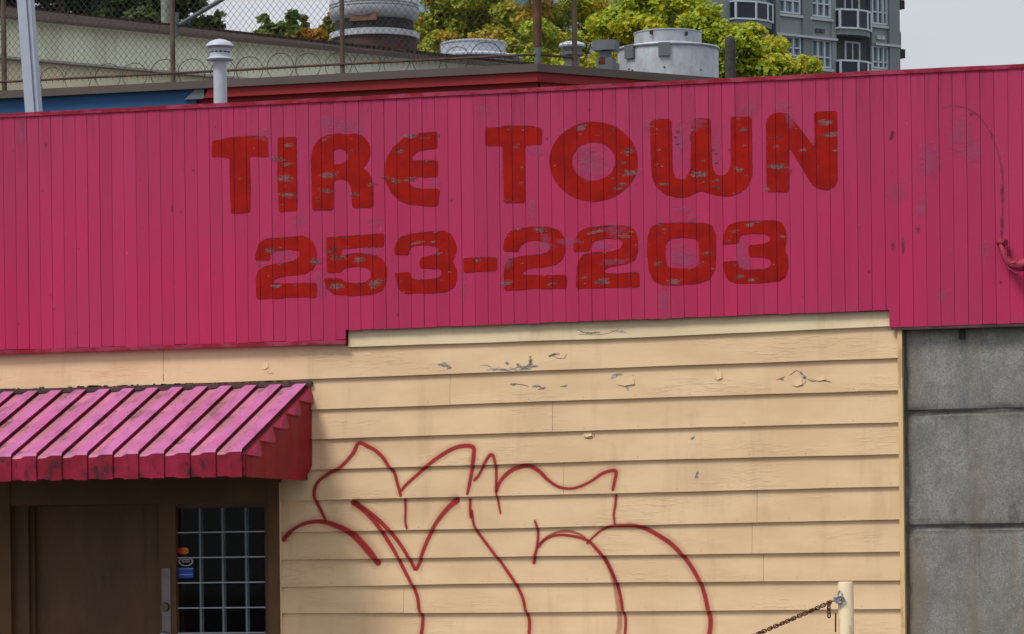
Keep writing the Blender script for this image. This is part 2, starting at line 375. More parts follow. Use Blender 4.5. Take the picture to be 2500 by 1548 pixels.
MB().box((XL, .25, 0), (XL+.2, 5.6, 4.6)).box((XR-.2, .9, 0), (XR, 5.6, 4.6)).box((XL+.2, 5.4, 0), (XR-.2, 5.6, 4.6)).build('side_wall', m_cream, shop)
MB().box((XL, -.02, .005), (2.92, .03, .2)).build('foundation', m_conc, shop)

# planks -------------------------------------------------------------
PW = .0983; seams = []
x = -3.9775-PW*22
while x < XR: seams.append(x); x += PW
for i, x0 in enumerate(seams):
    x1 = x0+PW
    if x0 < XL: continue
    segs = [(x0, x1)]
    for xb in (-1.249, 2.828):
        segs = [q for a, b in segs for q in (((a, xb), (xb, b)) if a+.004 < xb < b-.004 else ((a, b),))]
    dy = random.uniform(-.0014, .0014); mb = MB(); g0, g1 = random.uniform(.0003, .0013), random.uniform(.0003, .0013)
    for a, b in segs:
        ga, ca = (g0, .0022) if a == x0 else (0, 0); gb, cb = (g1, .0022) if b == x1 else (0, 0)
        za, zb_ = zb_fascia((a+b)/2)+random.uniform(-.003, .003), ZTOP-.008
        yf = FY+dy
        prof = [(a+ga, -.029), (a+ga, yf+ca), (a+ga+ca*.6, yf), (b-gb-cb*.6, yf), (b-gb, yf+cb), (b-gb, -.029)]
        mb.add([(px, py, za) for px, py in prof]+[(px, py, zb_) for px, py in prof],
               [(0, 1, 7, 6), (1, 2, 8, 7), (2, 3, 9, 8), (3, 4, 10, 9), (4, 5, 11, 10), tuple(range(5, -1, -1)), tuple(range(6, 12))])
    mb.build('plank', m_pink, fascia)
# cap strip and lower trims
def strip(p0, p1, y0, y1, hgt, name, mat, par, n=40, wob=.002):
    mb = MB(); xs = np.linspace(p0[0], p1[0], n)
    for a, b in zip(xs[:-1], xs[1:]):
        pass
    vs = []; fs = []
    for k, xx in enumerate(xs):
        t = k/(n-1); z = p0[1]*(1-t)+p1[1]*t+random.uniform(-wob, wob)
        vs += [(xx, y0, z-hgt), (xx, y0, z), (xx, y1, z), (xx, y1, z-hgt)]
        if k:
            o = (k-1)*4
            for j in range(4): fs.append((o+j, o+4+j, o+4+(j+1) % 4, o+(j+1) % 4))
    fs += [(0, 1, 2, 3), (len(vs)-1, len(vs)-2, len(vs)-3, len(vs)-4)]
    mb.add(vs, fs); return mb.build(name, mat, par)
strip((XL, ZTOP+.004), (XR, ZTOP+.004), -.058, .28, .030, 'fascia_cap', m_trim, shop)
strip((XL, 3.248), (-1.247, 3.248), -.058, -.025, .03, 'fascia_bottom_trim', m_trim, shop, 30)
MB().box((2.84, -.046, 3.20), (XR, -.03, 3.219)).build('fascia_bottom_edge', m_flash, shop)

# painted letters --------------------------------------------------------
ZA = (450, 250, 2.7486); ZB = (1050, 250, 2.7486); ZC = (1500, 230, 2.7486)
def ell(cx, cy, rx, ry, n=48): return [(cx+rx*math.cos(2*math.pi*k/n), cy+ry*math.sin(2*math.pi*k/n)) for k in range(n)]
LET = [
 ('T', ZA, [[(187,255),(245,250),(300,234),(420,226),(560,226),(565,368),(440,362),(446,560),(443,738),(313,746),(306,560),(302,380),(285,368),(185,368)]]),
 ('I', ZA, [[(628,235),(755,232),(762,728),(635,735),(624,480)]]),
 ('R', ZA, [[(858,722),(850,360),(870,290),(910,240),(970,215),(1040,208),(1095,215),(1150,208),(1205,230),(1245,280),(1248,350),(1225,410),(1195,440),(1235,465),(1258,510),(1268,580),(1268,705),(1128,708),(1122,590),(1105,535),(1065,515),(1015,520),(1003,545),(998,720)], [(1003,322),(1045,310),(1080,325),(1100,355),(1090,395),(1060,412),(1002,418)]]),
 ('E', ZA, [[(1697,195),(1580,205),(1480,235),(1400,300),(1355,380),(1340,450),(1350,530),(1385,600),(1440,655),(1510,685),(1600,695),(1702,695),(1715,578),(1600,580),(1540,570),(1510,540),(1520,515),(1560,502),(1700,498),(1702,388),(1525,388),(1535,355),(1580,325),(1640,312),(1697,310)]]),
 ('2', ZA, [[(475,1062),(480,1010),(500,945),(550,912),(690,905),(790,893),(850,915),(880,970),(888,1050),(870,1110),(820,1150),(740,1160),(640,1170),(595,1190),(600,1212),(700,1215),(880,1210),(892,1225),(888,1308),(700,1310),(485,1322),(480,1180),(495,1130),(540,1100),(600,1085),(700,1070),(750,1055),(775,1025),(765,998),(700,988),(610,998),(580,1020),(575,1062)]]),
 ('5', ZA, [[(953,905),(1340,878),(1340,968),(1058,982),(1052,1030),(1150,1008),(1260,1020),(1330,1050),(1360,1110),(1358,1200),(1330,1260),(1260,1290),(1120,1298),(1010,1290),(955,1250),(935,1180),(1045,1180),(1080,1205),(1150,1215),(1220,1205),(1252,1180),(1250,1130),(1220,1105),(1150,1100),(1070,1115),(1052,1142),(957,1142)]]),
 ('3', ZA, [[(1412,1022),(1410,970),(1440,910),(1500,885),(1620,868),(1740,860),(1790,880),(1820,940),(1830,990),(1808,1040),(1800,1070),(1825,1110),(1830,1180),(1812,1240),(1760,1272),(1600,1282),(1480,1282),(1435,1250),(1412,1145),(1515,1138),(1520,1175),(1570,1192),(1660,1185),(1715,1170),(1728,1150),(1715,1115),(1580,1112),(1578,1058),(1600,1035),(1690,1020),(1708,990),(1690,965),(1620,955),(1540,965),(1510,985),(1505,1022)]]),
 ('-', ZB, [[(222,1045),(330,1038),(450,1040),(448,1132),(225,1140)]]),
 ('T', ZB, [[(370,170),(475,166),(490,157),(700,157),(705,168),(750,170),(750,282),(640,290),(636,670),(495,675),(487,292),(370,292)]]),
 ('O', ZB, [ell(1097,396,296,267), ell(1097,394,146,130)]),
 ('2', ZB, [[(492,1000),(495,930),(530,870),(590,845),(690,832),(800,835),(870,860),(905,910),(910,990),(890,1050),(850,1085),(760,1105),(650,1120),(608,1145),(640,1158),(740,1160),(915,1158),(918,1248),(700,1252),(497,1262),(495,1140),(505,1080),(545,1045),(620,1030),(730,1020),(790,1005),(808,965),(790,938),(720,928),(640,935),(600,960),(592,1000)]]),
 ('2', ZB, [[(960,1000),(968,930),(1000,868),(1060,838),(1190,825),(1320,828),(1370,850),(1392,910),(1395,990),(1375,1055),(1330,1080),(1200,1105),(1170,1125),(1180,1145),(1250,1148),(1400,1138),(1405,1238),(1200,1243),(980,1250),(985,1120),(995,1060),(1030,1020),(1100,1005),(1230,998),(1280,980),(1295,945),(1275,915),(1190,912),(1110,925),(1080,955),(1070,1000)]]),
 ('W', ZC, [[(237,185),(300,165),(382,168),(390,500),(405,555),(440,575),(480,560),(510,510),(518,170),(570,158),(645,165),(655,480),(680,535),(720,550),(760,530),(782,480),(780,160),(790,150),(920,152),(926,540),(900,610),(850,660),(780,685),(700,682),(630,662),(580,645),(550,660),(490,690),(420,692),(340,672),(280,620),(250,550)]]),
 ('N', ZC, [[(1022,655),(1018,190),(1035,150),(1070,128),(1115,122),(1165,132),(1195,165),(1335,345),(1345,325),(1340,118),(1495,112),(1498,580),(1480,625),(1430,642),(1370,635),(1325,605),(1180,365),(1170,380),(1168,655)]]),
 ('0', ZC, [[(218,1060),(222,950),(245,890),(300,865),(450,860),(600,862),(655,880),(680,940),(682,1080),(675,1180),(640,1240),(560,1270),(400,1282),(320,1280),(260,1250),(230,1180)], [(345,1000),(380,968),(460,960),(540,968),(562,990),(570,1080),(565,1150),(530,1168),(380,1168),(350,1145),(340,1060)]]),
 ('3', ZC, [[(725,1010),(735,930),(765,880),(820,855),(960,848),(1080,845),(1130,865),(1150,920),(1155,980),(1140,1030),(1145,1055),(1165,1090),(1165,1170),(1145,1230),(1100,1255),(950,1270),(820,1270),(765,1250),(735,1190),(725,1122),(830,1118),(838,1160),(870,1175),(960,1175),(1030,1170),(1055,1140),(1040,1105),(1010,1095),(905,1092),(900,1015),(1000,1005),(1040,990),(1048,960),(1020,940),(930,935),(850,945),(835,970),(833,1000)]]),
]
def chaikin(p, r=.2):
    out = []; n = len(p)
    for i in range(n):
        a = np.array(p[i]); b = np.array(p[(i+1) % n]); k = min(r, 9/max(1e-6, np.linalg.norm(b-a)))
        out += [tuple(a+(b-a)*k), tuple(b-(b-a)*k)]
    return out
def cut_planks(bm, gap=.0022):
    xs = [v.co.x for v in bm.verts]
    if not xs: return
    lo, hi = min(xs), max(xs)
    for s_ in seams:
        if lo < s_ < hi:
            for q in (s_-gap, s_+gap):
                bmesh.ops.bisect_plane(bm, geom=bm.verts[:]+bm.edges[:]+bm.faces[:], plane_co=(q, 0, 0), plane_no=(1, 0, 0), dist=1e-6)
    dead = [f for f in bm.faces if any(abs(f.calc_center_median().x-s_) < gap*.98 for s_ in seams)]
    bmesh.ops.delete(bm, geom=dead, context='FACES')
NB = [0]
def blob(bm, uvl, cx, cz, rx, rz, y, mi, n=12, tilt=0.):
    NB[0] += 1; y -= .000012*(NB[0] % 60)
    vs = []; us = []
    for k in range(n):
        t = 2*math.pi*k/n; u, w = math.cos(t), math.sin(t)
        a, b = rx*u, rz*w
        vs.append(bm.verts.new((cx+a*math.cos(tilt)-b*math.sin(tilt), y, cz+a*math.sin(tilt)+b*math.cos(tilt)))); us.append((u, w))
    c = bm.verts.new((cx, y, cz))
    for k in range(n):
        f = bm.faces.new((c, vs[(k+1) % n], vs[k])); f.material_index = mi
        for lp, u in zip(f.loops, ((0, 0), us[(k+1) % n], us[k])): lp[uvl].uv = u
def finish(bm, name, mats, parent, label=None, kind=None):
    bmesh.ops.recalc_face_normals(bm, faces=bm.faces[:])
    me = bpy.data.meshes.new(name); bm.to_mesh(me); bm.free()
    for m in mats: me.materials.append(m)
    o = bpy.data.objects.new(name, me); COL.objects.link(o); o.parent = parent
    if label: o['label'] = label
    if kind: o['kind'] = kind
    return o
LN = {'-': 'red painted dash of the phone number'}
letter_rings = []
for ch, (ox, oy, sc), rings in LET:
    rs = []
    for r in rings:
        r = [(ox+a/sc, oy+b/sc) for a, b in (r if ch == 'O' else chaikin(r))]
        rr = []                                        # brush-wobbly outline
        for i in range(len(r)):
            a, b = np.array(r[i]), np.array(r[(i+1) % len(r)]); k = max(1, int(np.linalg.norm(b-a)/7))
            for j in range(k):
                q = a+(b-a)*j/k; w = .9
                rr.append((q[0]+w*mnoise.noise((q[0]*.09, q[1]*.09, 1.)), q[1]+w*mnoise.noise((q[0]*.09, q[1]*.09, 9.))))
        rs.append([P(a, b, FY) for a, b in rr])
    bm = bmesh.new(); uvl = bm.loops.layers.uv.new('UVMap')
    flat = [Vector((p[0], p[2], 0)) for r in rs for p in r]
    vv = [bm.verts.new((v.x, FY-.0028, v.y)) for v in flat]
    for t in tessellate_polygon([[Vector((p[0], p[2], 0)) for p in r] for r in rs]):
        try: bm.faces.new([vv[i] for i in t])
        except ValueError: pass
    pol = [[(p[0], p[2]) for p in r] for r in rs]
    letter_rings.append(pol)
    xs = [p[0] for p in pol[0]]; zs = [p[1] for p in pol[0]]
    dens = random.uniform(26, 58); tries = int((max(xs)-min(xs))*(max(zs)-min(zs))*dens*1.6)
    for _ in range(tries):
        q = (random.uniform(min(xs), max(xs)), random.uniform(min(zs), max(zs)))
        if inside(q, pol[0]) and not any(inside(q, h) for h in pol[1:]):
            big = random.random()**2.2
            blob(bm, uvl, q[0], q[1], .012+.085*big*random.uniform(.6, 1.2), .006+.024*big*random.uniform(.5, 1.3), FY-.0034, 1, tilt=random.uniform(-.12, .2))
    for (xa, za), (xb, zb4) in zip(pol[0], pol[0][1:]+pol[0][:1]):          # nicks along the upper edges
        if abs(zb4-za) < .5*abs(xb-xa) and inside(((xa+xb)/2, (za+zb4)/2-.01), pol[0]) and random.random() < .35:
            blob(bm, uvl, (xa+xb)/2, (za+zb4)/2-.004, random.uniform(.015, .04), random.uniform(.005, .011), FY-.0034, 2)
    cut_planks(bm)
    finish(bm, 'painted_letter', [m_red, m_chip, m_smudge], fascia, LN.get(ch, 'red painted %s %s' % ('numeral' if ch.isdigit() else 'letter', ch)))
# wear round the letters, smudges, old sign outline
bm = bmesh.new(); uvl = bm.loops.layers.uv.new('UVMap')
def fp(px, py): q = P(px, py, FY); return q[0], q[2]
for px, py, w, h in [(850,310,40,22),(800,300,30,20),(1065,452,12,14),(915,540,25,14),(690,620,36,14),(720,640,26,16),(640,640,20,16),(900,608,30,10),(920,690,26,12),(730,540,18,20),(1010,690,40,20),(1300,510,12,30),(1310,370,26,10),(1380,325,24,14),(1450,400,40,40),(1430,385,20,30),(1660,340,16,50),(1750,360,12,50),(1700,300,26,18),(1830,268,22,16),(1930,290,14,22),(1670,510,22,12),(1690,530,16,10),(1660,620,26,30),(1680,640,30,20),(1810,610,14,30),(1820,640,16,18),(1620,740,14,40),(1500,560,30,20),(1330,600,30,12),(1330,580,16,12),(1240,640,14,22),(1470,600,26,12),(1500,640,40,8),(55,320,10,40),(1390,590,40,10),(1180,270,18,12),(640,330,20,14),(535,332,16,8),(2270,395,26,44),(2345,330,30,46),(2375,372,24,34),(2300,720,14,16),(2400,610,14,22),(2190,470,24,30),(2250,510,14,26),(1600,310,40,24),(1910,260,26,12),(780,690,20,40),(980,410,14,40),(1130,700,10,40)]:
    cx, cz = fp(px, py); blob(bm, uvl, cx, cz, w/320*1.25, h/330*1.25, FY-.0024, 0)
for px, py, w, h in [(2446,465,7,20),(2447,488,6,9),(2446,545,6,24),(2445,572,5,9),(2447,420,3,22),(2420,330,3,22),(2372,278,10,5),(2178,328,8,14),(2180,600,8,12),(2240,560,10,8),(1930,420,6,8),(1655,322,7,5),(1650,335,9,3),(1655,352,8,3),(1686,335,5,14),(1692,352,4,12),(1780,366,7,5),(1748,375,10,2),(1748,398,10,2),(420,510,4,14),(104,465,4,4),(1335,338,9,3),(1690,405,10,3),(2205,600,6,30)]:
    cx, cz = fp(px, py); blob(bm, uvl, cx, cz, w/320*.8, h/330*1.0, FY-.0030, 1)
random.seed(11)
for k in range(34):
    cx = random.uniform(-3.9, 3.8); cz = random.uniform(3.3, 5.0)
    blob(bm, uvl, cx, cz, random.uniform(.006, .018), random.uniform(.006, .02), FY-.0031, random.choice((0, 1, 1)))
cut_planks(bm)
finish(bm, 'paint_wear', [m_fade, m_smudge], fascia, 'faded lavender patches and dark scuffs in the pink paint', 'stuff')

def ribbon(pts_px, widths, Yf, opac=1., n=8, per=.012):
    """smooth stroke through pixel points measured on the wall; returns list of (x,z), half width, opacity"""
    pts = [P(a, b, Yf) for a, b in pts_px]; pts = [np.array((p[0], p[2])) for p in pts]
    out = []; m = len(pts)
    for i in range(m-1):
        p0, p1, p2, p3 = pts[max(i-1, 0)], pts[i], pts[i+1], pts[min(i+2, m-1)]
        k = max(2, int(np.linalg.norm(p2-p1)/per))
        for j in range(k if i < m-2 else k+1):
            t = j/k; q = .5*((2*p1)+(-p0+p2)*t+(2*p0-5*p1+4*p2-p3)*t*t+(-p0+3*p1-3*p2+p3)*t**3)
            f = (i+t)/(m-1)*(len(widths)-1); a = int(min(f, len(widths)-2)) if len(widths) > 1 else 0
            w = widths[a]+(widths[a+1]-widths[a])*(f-a) if len(widths) > 1 else widths[0]
            out.append((q, w/2/326, opac))
    return out
def ribbon_mesh(bm, uvl, rb, y, mi=0):
    rows = []; m = len(rb); prev = None
    for i, (q, w, op) in enumerate(rb):
        d = rb[min(i+1, m-1)][0]-rb[max(i-1, 0)][0]; d = d/(np.linalg.norm(d)+1e-9); nrm = np.array((-d[1], d[0]))
        e = min(1, min(i, m-1-i)/2.+.35)
        w2 = w*1.2*e
        rows.append(([bm.verts.new((q[0]+nrm[0]*w2*c, y, q[1]+nrm[1]*w2*c)) for c in (-1, -.5, 0, .5, 1)], op*(.3 if e < .5 else 1)))
    for (a, oa), (b, ob) in zip(rows[:-1], rows[1:]):
        for k in range(4):
            f = bm.faces.new((a[k], a[k+1], b[k+1], b[k])); f.material_index = mi
            cs = (-1, -.5, 0, .5, 1)
            for lp, u in zip(f.loops, ((oa, cs[k]), (oa, cs[k+1]), (ob, cs[k+1]), (ob, cs[k]))): lp[uvl].uv = u
bm = bmesh.new(); uvl = bm.loops.layers.uv.new('UVMap')
ribbon_mesh(bm, uvl, ribbon([(2300,262),(2340,259),(2380,275),(2415,318),(2436,370),(2447,430),(2448,500),(2446,585)], [2, 4.5, 3, 4, 5], FY, .42), FY-.0027)
ribbon_mesh(bm, uvl, ribbon([(2180,318),(2172,345)], [6, 4], FY, .6), FY-.0027)
ribbon_mesh(bm, uvl, ribbon([(1870,340),(1900,335),(1913,330)], [4, 3], FY, .7), FY-.0037)
cut_planks(bm); finish(bm, 'old_sign_outline', [m_stroke_dark], fascia, 'dark curved outline and scratches in the pink paint', 'stuff')

# bracket at the right edge
def fpt(px, py, dy): q = P(px, py, FY-dy); return tuple(q)
mb = MB().tube([fpt(2446, 594, .01), fpt(2447, 606, .04), fpt(2454, 628, .06), fpt(2468, 645, .08), fpt(2490, 648, .1), fpt(2530, 642, .12)], [.022, .025, .026, .03, .042, .046], 12)
mb.tube([fpt(2438, 592, .0), fpt(2456, 592, .06)], .022, 10)
mb.build('pipe_bracket', simple('pink_pipe_paint', lin((142, 44, 66)), .6, vary=.25, scale=14, dirt=lin((70, 26, 34)), dirt_amt=.8, spec=.2), shop, 'pink painted elbow pipe')
MB().tube([fpt(2456, 600, .07), fpt(2458, 630, .1), fpt(2466, 644, .11), fpt(2478, 642, .13), fpt(2486, 634, .12)], .004, 6).tube([fpt(2448, 612, .07), fpt(2462, 655, .1), fpt(2484, 668, .12)], .004, 6).build('wire', m_trim, shop)

# lap siding ---------------------------------------------------------------
# lower edges of the courses, measured at three places each
LX = {0: [(838, 848), (1550, 825), (2168, 797)], 1: [(750, 926), (1550, 896.4), (2193, 874)], 2: [(767, 1000), (1550, 972.8), (2193, 953)],
      3: [(767, 1072.7), (1550, 1048), (2193, 1031)], 4: [(767, 1147), (1550, 1124), (2193, 1109)], 5: [(690, 1223), (1250, 1210), (2193, 1187.5)],
      6: [(690, 1300), (1250, 1289.5), (2193, 1268)], 7: [(690, 1367), (1250, 1359), (2193, 1347)], 8: [(690, 1433), (1250, 1424), (2193, 1417)],
      9: [(690, 1498), (1250, 1495), (2193, 1486)]}
LZ = {k: [(P(a, b, -.012)[0], P(a, b, -.012)[2]) for a, b in v] for k, v in LX.items()}
for k in range(10, 15): LZ[k] = [(x_, z_-.205*(k-9)) for x_, z_ in LZ[9]]
def zline(k, x):
    if k < 0: return zline(0, x)+.16
    p = LZ[k]
    if x <= p[1][0]: (xa, za), (xb, zb2) = p[0], p[1]
    else: (xa, za), (xb, zb2) = p[1], p[2]
    t = (x-xa)/(xb-xa)
    return za+(zb2-za)*max(t, -1.0)
def wav(k, x): return .0022*mnoise.noise((x*2.3, k*3.7, 0))+.0009*mnoise.noise((x*11, k*3.7, 5))
YB, YT = -.019, .003
JOINT = {1: [401], 2: [1100], 3: [1349.5], 5: [1375], 6: [1846], 7: [1833], 8: [1860], 9: [981]}
XD = P(687, 1300, 0)[0]                                # siding starts right of the door casing
XC = P(2197, 1200, 0)[0]
boards = []
for k in range(0, 15):
    x0s = [(-1.24 if k == 0 else (XL if k <= 4 else XD), XC-.002 if k else 2.826)]
    if k > 4: x0s.append((XL, -4.12))
    for xa, xb in x0s:
        cuts = [xa]+[P(j, 1000, 0)[0] for j in JOINT.get(k, []) if xa < P(j, 1000, 0)[0] < xb]+[xb]
        if xb-xa > 7 and k not in (1,): cuts = sorted(cuts+[-3.1-.2*k])
        for a, b in zip(cuts[:-1], cuts[1:]):
            n = max(3, int((b-a)/.11)); a2, b2 = a+(.0012 if a != xa else 0), b-(.0012 if b != xb else 0)
            vs = []; fs = []
            dz = random.uniform(-.0012, .0012); dyb = random.uniform(-.0015, .0015)
            for i in range(n+1):
                xx = a2+(b2-a2)*i/n; zt = zline(k-1, xx)+(.065 if k == 1 and xx < -1.26 else .012); zb3 = zline(k, xx)+wav(k, xx)+dz
                bul = .0012*mnoise.noise((xx*3, k*2.1, 7))+dyb
                vs += [(xx, YT+.001, zt), (xx, YB+bul, zb3), (xx, .012, zb3+.007)]
                if i:
                    o = (i-1)*3; fs += [(o, o+1, o+4, o+3), (o+1, o+2, o+5, o+4), (o+2, o, o+3, o+5)]
            fs += [(0, 2, 1), (3*n, 3*n+1, 3*n+2)]
            ob = MB().add(vs, fs).build('siding_board', m_cream2 if k == 0 else m_cream, wall)
            boards.append(ob)
MB().box((XC, -.03, .2), (P(2206, 1200, -.03)[0], .028, 3.3)).build('corner_board', m_corner, wall)
def course_at(x, z):
    for k in range(0, 15):
        if z > zline(k, x)+wav(k, x): return k
    return 14
def ysurf(k, x, z):
    zt, zb3 = zline(k-1, x)+.012, zline(k, x); t = min(1, max(0, (zt-z)/(zt-zb3))); return YT+.001+(YB-YT-.001)*t+.0012*mnoise.noise((x*3, k*2.1, 7))*t
def conform(bm, off):
    xs = [v.co.x for v in bm.verts]; zs = [v.co.z for v in bm.verts]
    brk = [XD+i*.35 for i in range(16)]
    for q in brk:
        if min(xs) < q < max(xs): bmesh.ops.bisect_plane(bm, geom=bm.verts[:]+bm.edges[:]+bm.faces[:], plane_co=(q, 0, 0), plane_no=(1, 0, 0), dist=1e-6)
    for k in range(0, 14):
        for xa, xb in zip(brk[:-1], brk[1:]):
            fcs = [f for f in bm.faces if xa-1e-5 < f.calc_center_median().x < xb+1e-5]
            if not fcs: continue
            za, zb3 = zline(k, xa)+wav(k, xa), zline(k, xb)+wav(k, xb)
            geom = list({*fcs, *(e for f in fcs for e in f.edges), *(v for f in fcs for v in f.verts)})
            bmesh.ops.bisect_plane(bm, geom=geom, plane_co=(xa, 0, za), plane_no=Vector((-(zb3-za), 0, xb-xa)).normalized(), dist=1e-6)
    bmesh.ops.split_edges(bm, edges=[e for e in bm.edges if len(e.link_faces) > 1])
    for f in bm.faces:
        c = f.calc_center_median(); k = course_at(c.x, c.z)
        for v in f.verts: v.co.y = ysurf(k, v.co.x, v.co.z)-off

# graffiti
G6 = lambda a, b: (650+a/3.0233, 1048+b/3.0233)
G7 = lambda a, b: (1150+a/3.0243, 1048+b/3.0243)
STR = [
 (G6, [(445,690),(400,600),(365,530),(352,470),(365,410),(400,365),(470,320),(540,285),(600,225),(645,165),(665,115),(690,100),(730,118),(800,155),(860,210),(900,270),(940,320),(960,380),(985,465),(995,500)], [26,30,34,30,26], 1),
 (G6, [(1020,510),(1025,600),(1025,680),(1040,740)], [22,18], .95),
 (G6, [(992,460),(1030,410),(1100,345),(1180,275),(1270,205),(1370,145),(1450,122),(1510,125),(1530,150),(1525,240),(1510,330),(1495,420),(1482,488)], [24,30,36,34,26], 1),
 (G6, [(1500,505),(1502,590),(1512,660)], [24,24], 1),
 (G7, [(0,590),(10,660),(35,740),(100,830),(185,940),(260,1040),(330,1145),(380,1250),(400,1330),(425,1400),(430,1460),(425,1540)], [22,24,26,28], 1),
 (G6, [(1525,385),(1560,345),(1600,270),(1640,200),(1660,185),(1675,200),(1690,260),(1695,350),(1697,470),(1710,540),(1728,630)], [24,26,24,16], .95),
 (G7, [(185,470),(200,410),(240,350),(300,300),(380,272),(440,275),(500,310),(550,360),(600,400),(660,430),(740,438),(810,420),(890,380),(960,330),(1020,308),(1060,305),(1068,330),(1055,400),(1045,460)], [26,34,38,26,22,26,30,24], .95),
 (G7, [(1068,475),(1062,560),(1052,630),(1062,705)], [22,18], .95),
 (G7, [(850,850),(900,795),(960,745),(1030,715),(1120,710),(1210,712),(1300,740),(1400,795),(1480,850),(1550,920),(1620,1010),(1690,1130),(1730,1250),(1750,1340),(1765,1400),(1765,1460),(1755,1540)], [16,22,34,38,34,38,40], .9),
 (G7, [(465,665),(485,720),(492,790),(485,870),(470,940),(458,1000)], [20,22,30], .95),
 (G7, [(490,880),(530,825),(590,792),(660,780),(720,785),(800,800),(870,830),(930,890),(980,950),(1030,1040),(1075,1140),(1105,1250),(1120,1340),(1138,1400),(1135,1540)], [26,22,24,30,26,22], 1),
 (G7, [(500,850),(570,788),(650,757),(720,752),(790,772),(850,808)], [22,24,18], .6),
 (G7, [(960,930),(1000,980),(1050,1100),(1075,1240),(1090,1340),(1095,1440),(1080,1540)], [34,44,44], .38),
 (G6, [(115,830),(150,780),(220,725),(300,690),(380,680),(460,692),(560,730),(640,780),(720,860),(780,930),(835,1005)], [46,30,30,34,44,56,58,46], 1),
 (G6, [(620,530),(700,575),(790,640),(870,710),(940,790),(1000,870),(1050,950),(1100,1045)], [46,36,30,30], 1),
 (G6, [(1100,1045),(1130,980),(1160,890),(1200,790),(1260,680),(1330,590),(1400,525),(1425,520)], [30,30,34,44,66], 1),
 (G6, [(640,535),(740,620),(820,710),(880,800),(950,910),(1000,1010),(1060,1120),(1110,1230),(1130,1340),(1150,1380),(1150,1450),(1140,1540)], [44,36,30,28,28,32], 1),
]
bm = bmesh.new(); uvl = bm.loops.layers.uv.new('UVMap')
for i, (g, pts, ws, op) in enumerate(STR):
    ribbon_mesh(bm, uvl, ribbon([g(*p) for p in pts], [w/3.02 for w in ws], YB, op), -.1-i*.00005)
    if op > .8: ribbon_mesh(bm, uvl, ribbon([g(*p) for p in pts], [w/3.02*2.7 for w in ws], YB, .15), -.099)
lay = {}
conform(bm, .0013)
for f in bm.faces:
    if f.loops[0][uvl].uv.x < .16:
        for v in f.verts: v.co.y += .0004
finish(bm, 'graffiti', [m_spray], wall, 'dark red looping spray paint graffiti')

# nail heads
AX1_ = -1.545; nh = MB(); r_n = random.Random(4)
for k in range(1, 13):
    xx = XD+.2+r_n.random()*.2
    while xx < XC-.05:
        zz_ = zline(k, xx)+.022+r_n.uniform(-.004, .004); y = ysurf(k, xx, zz_)-.0006
        if not (k < 5 and xx < AX1_ and zz_ < 2.95):
            rr_ = .0036; nh.add([(xx+rr_*math.cos(q*math.pi/3), y, zz_+rr_*math.sin(q*math.pi/3)) for q in range(6)], [tuple(range(5, -1, -1))])
        xx += .40+r_n.uniform(-.02, .02)
nh.build('nail_head', simple('painted_nail_head', lin((168, 140, 104)), .7, vary=.3, scale=9), wall, None, 'stuff')
# peeling paint on the siding
def flake_shape(px, py, w, h, n=15, seed=0):
    r_ = random.Random(seed); out = []
    for k in range(n):
        t = 2*math.pi*k/n; q = r_.uniform(.3, 1.3)
        out.append(P(px+math.cos(t)*w*q, py+math.sin(t)*h*q, YB))
    return out
PEEL = [(1085,890,12,5),(1098,896,6,4),(1215,902,16,3),(1245,903,20,4),(1275,900,16,5),(1294,888,5,13),(1306,895,10,4),(1353,866,14,4),(1240,887,5,4),(1262,890,4,6),(1252,939,10,3),(1305,944,8,3),(1320,948,10,3),(1375,943,9,2),(1506,916,11,5),(1532,933,9,5),(1528,944,4,8),(1955,911,4,4),(1963,922,6,5),(1985,927,9,3),(2010,929,12,2),(1945,938,10,3),(1905,926,7,3),(640,882,5,9),(648,900,5,6),(96,892,6,5),(100,901,3,6),(1451,813,12,2),(1425,812,18,2),(1515,810,16,2),(1690,1069,4,4),(1700,1160,3,8)]
fl = MB(); r_p = random.Random(9)
bm = bmesh.new(); uvl = bm.loops.layers.uv.new('UVMap')
for px, py, w, h in PEEL:
    for q in range(3):
        c = P(px+r_p.uniform(-.7, .7)*w, py+r_p.uniform(-.6, .6)*h, YB); blob(bm, uvl, c[0], c[2], w*r_p.uniform(.7, 1.3)/320, h*r_p.uniform(.7, 1.3)/330, -.1, 0, tilt=r_p.uniform(-.4, .4))
conform(bm, .0014)
finish(bm, 'bare_patch', [alpha_mat('bare_grey_wood', lin((178, 178, 176)), lin((134, 130, 124)), 'disc', .9, .92, 34)], wall, 'bare grey patches where the cream paint has peeled', 'stuff')
for px, py, w, h, l_ in [(1432,1058,12,9,.02),(1525,930,24,12,.012),(1752,915,10,12,.014),(1945,932,14,11,.012),(645,890,9,12,.012),(2000,922,16,8,.009)]:
    q = [P(px-w, py-h, YB), P(px+w*.8, py-h, YB), P(px+w, py+h*.6, YB), P(px, py+h, YB), P(px-w*.9, py+h*.7, YB)]; c = np.mean(q, axis=0); k = course_at(c[0], c[2])
    vs = [(p[0], ysurf(k, p[0], p[2])-.001-e, p[2]) for p, e in zip(q, (0, .001, l_*.6, l_*.5, .001))]
    vs += [(v[0], v[1]+.0008, v[2]) for v in vs]; m = 5
    fl.add(vs, [tuple(range(m)), tuple(range(2*m-1, m-1, -1))]+[(j, (j+1) % m, m+(j+1) % m, m+j) for j in range(m)])
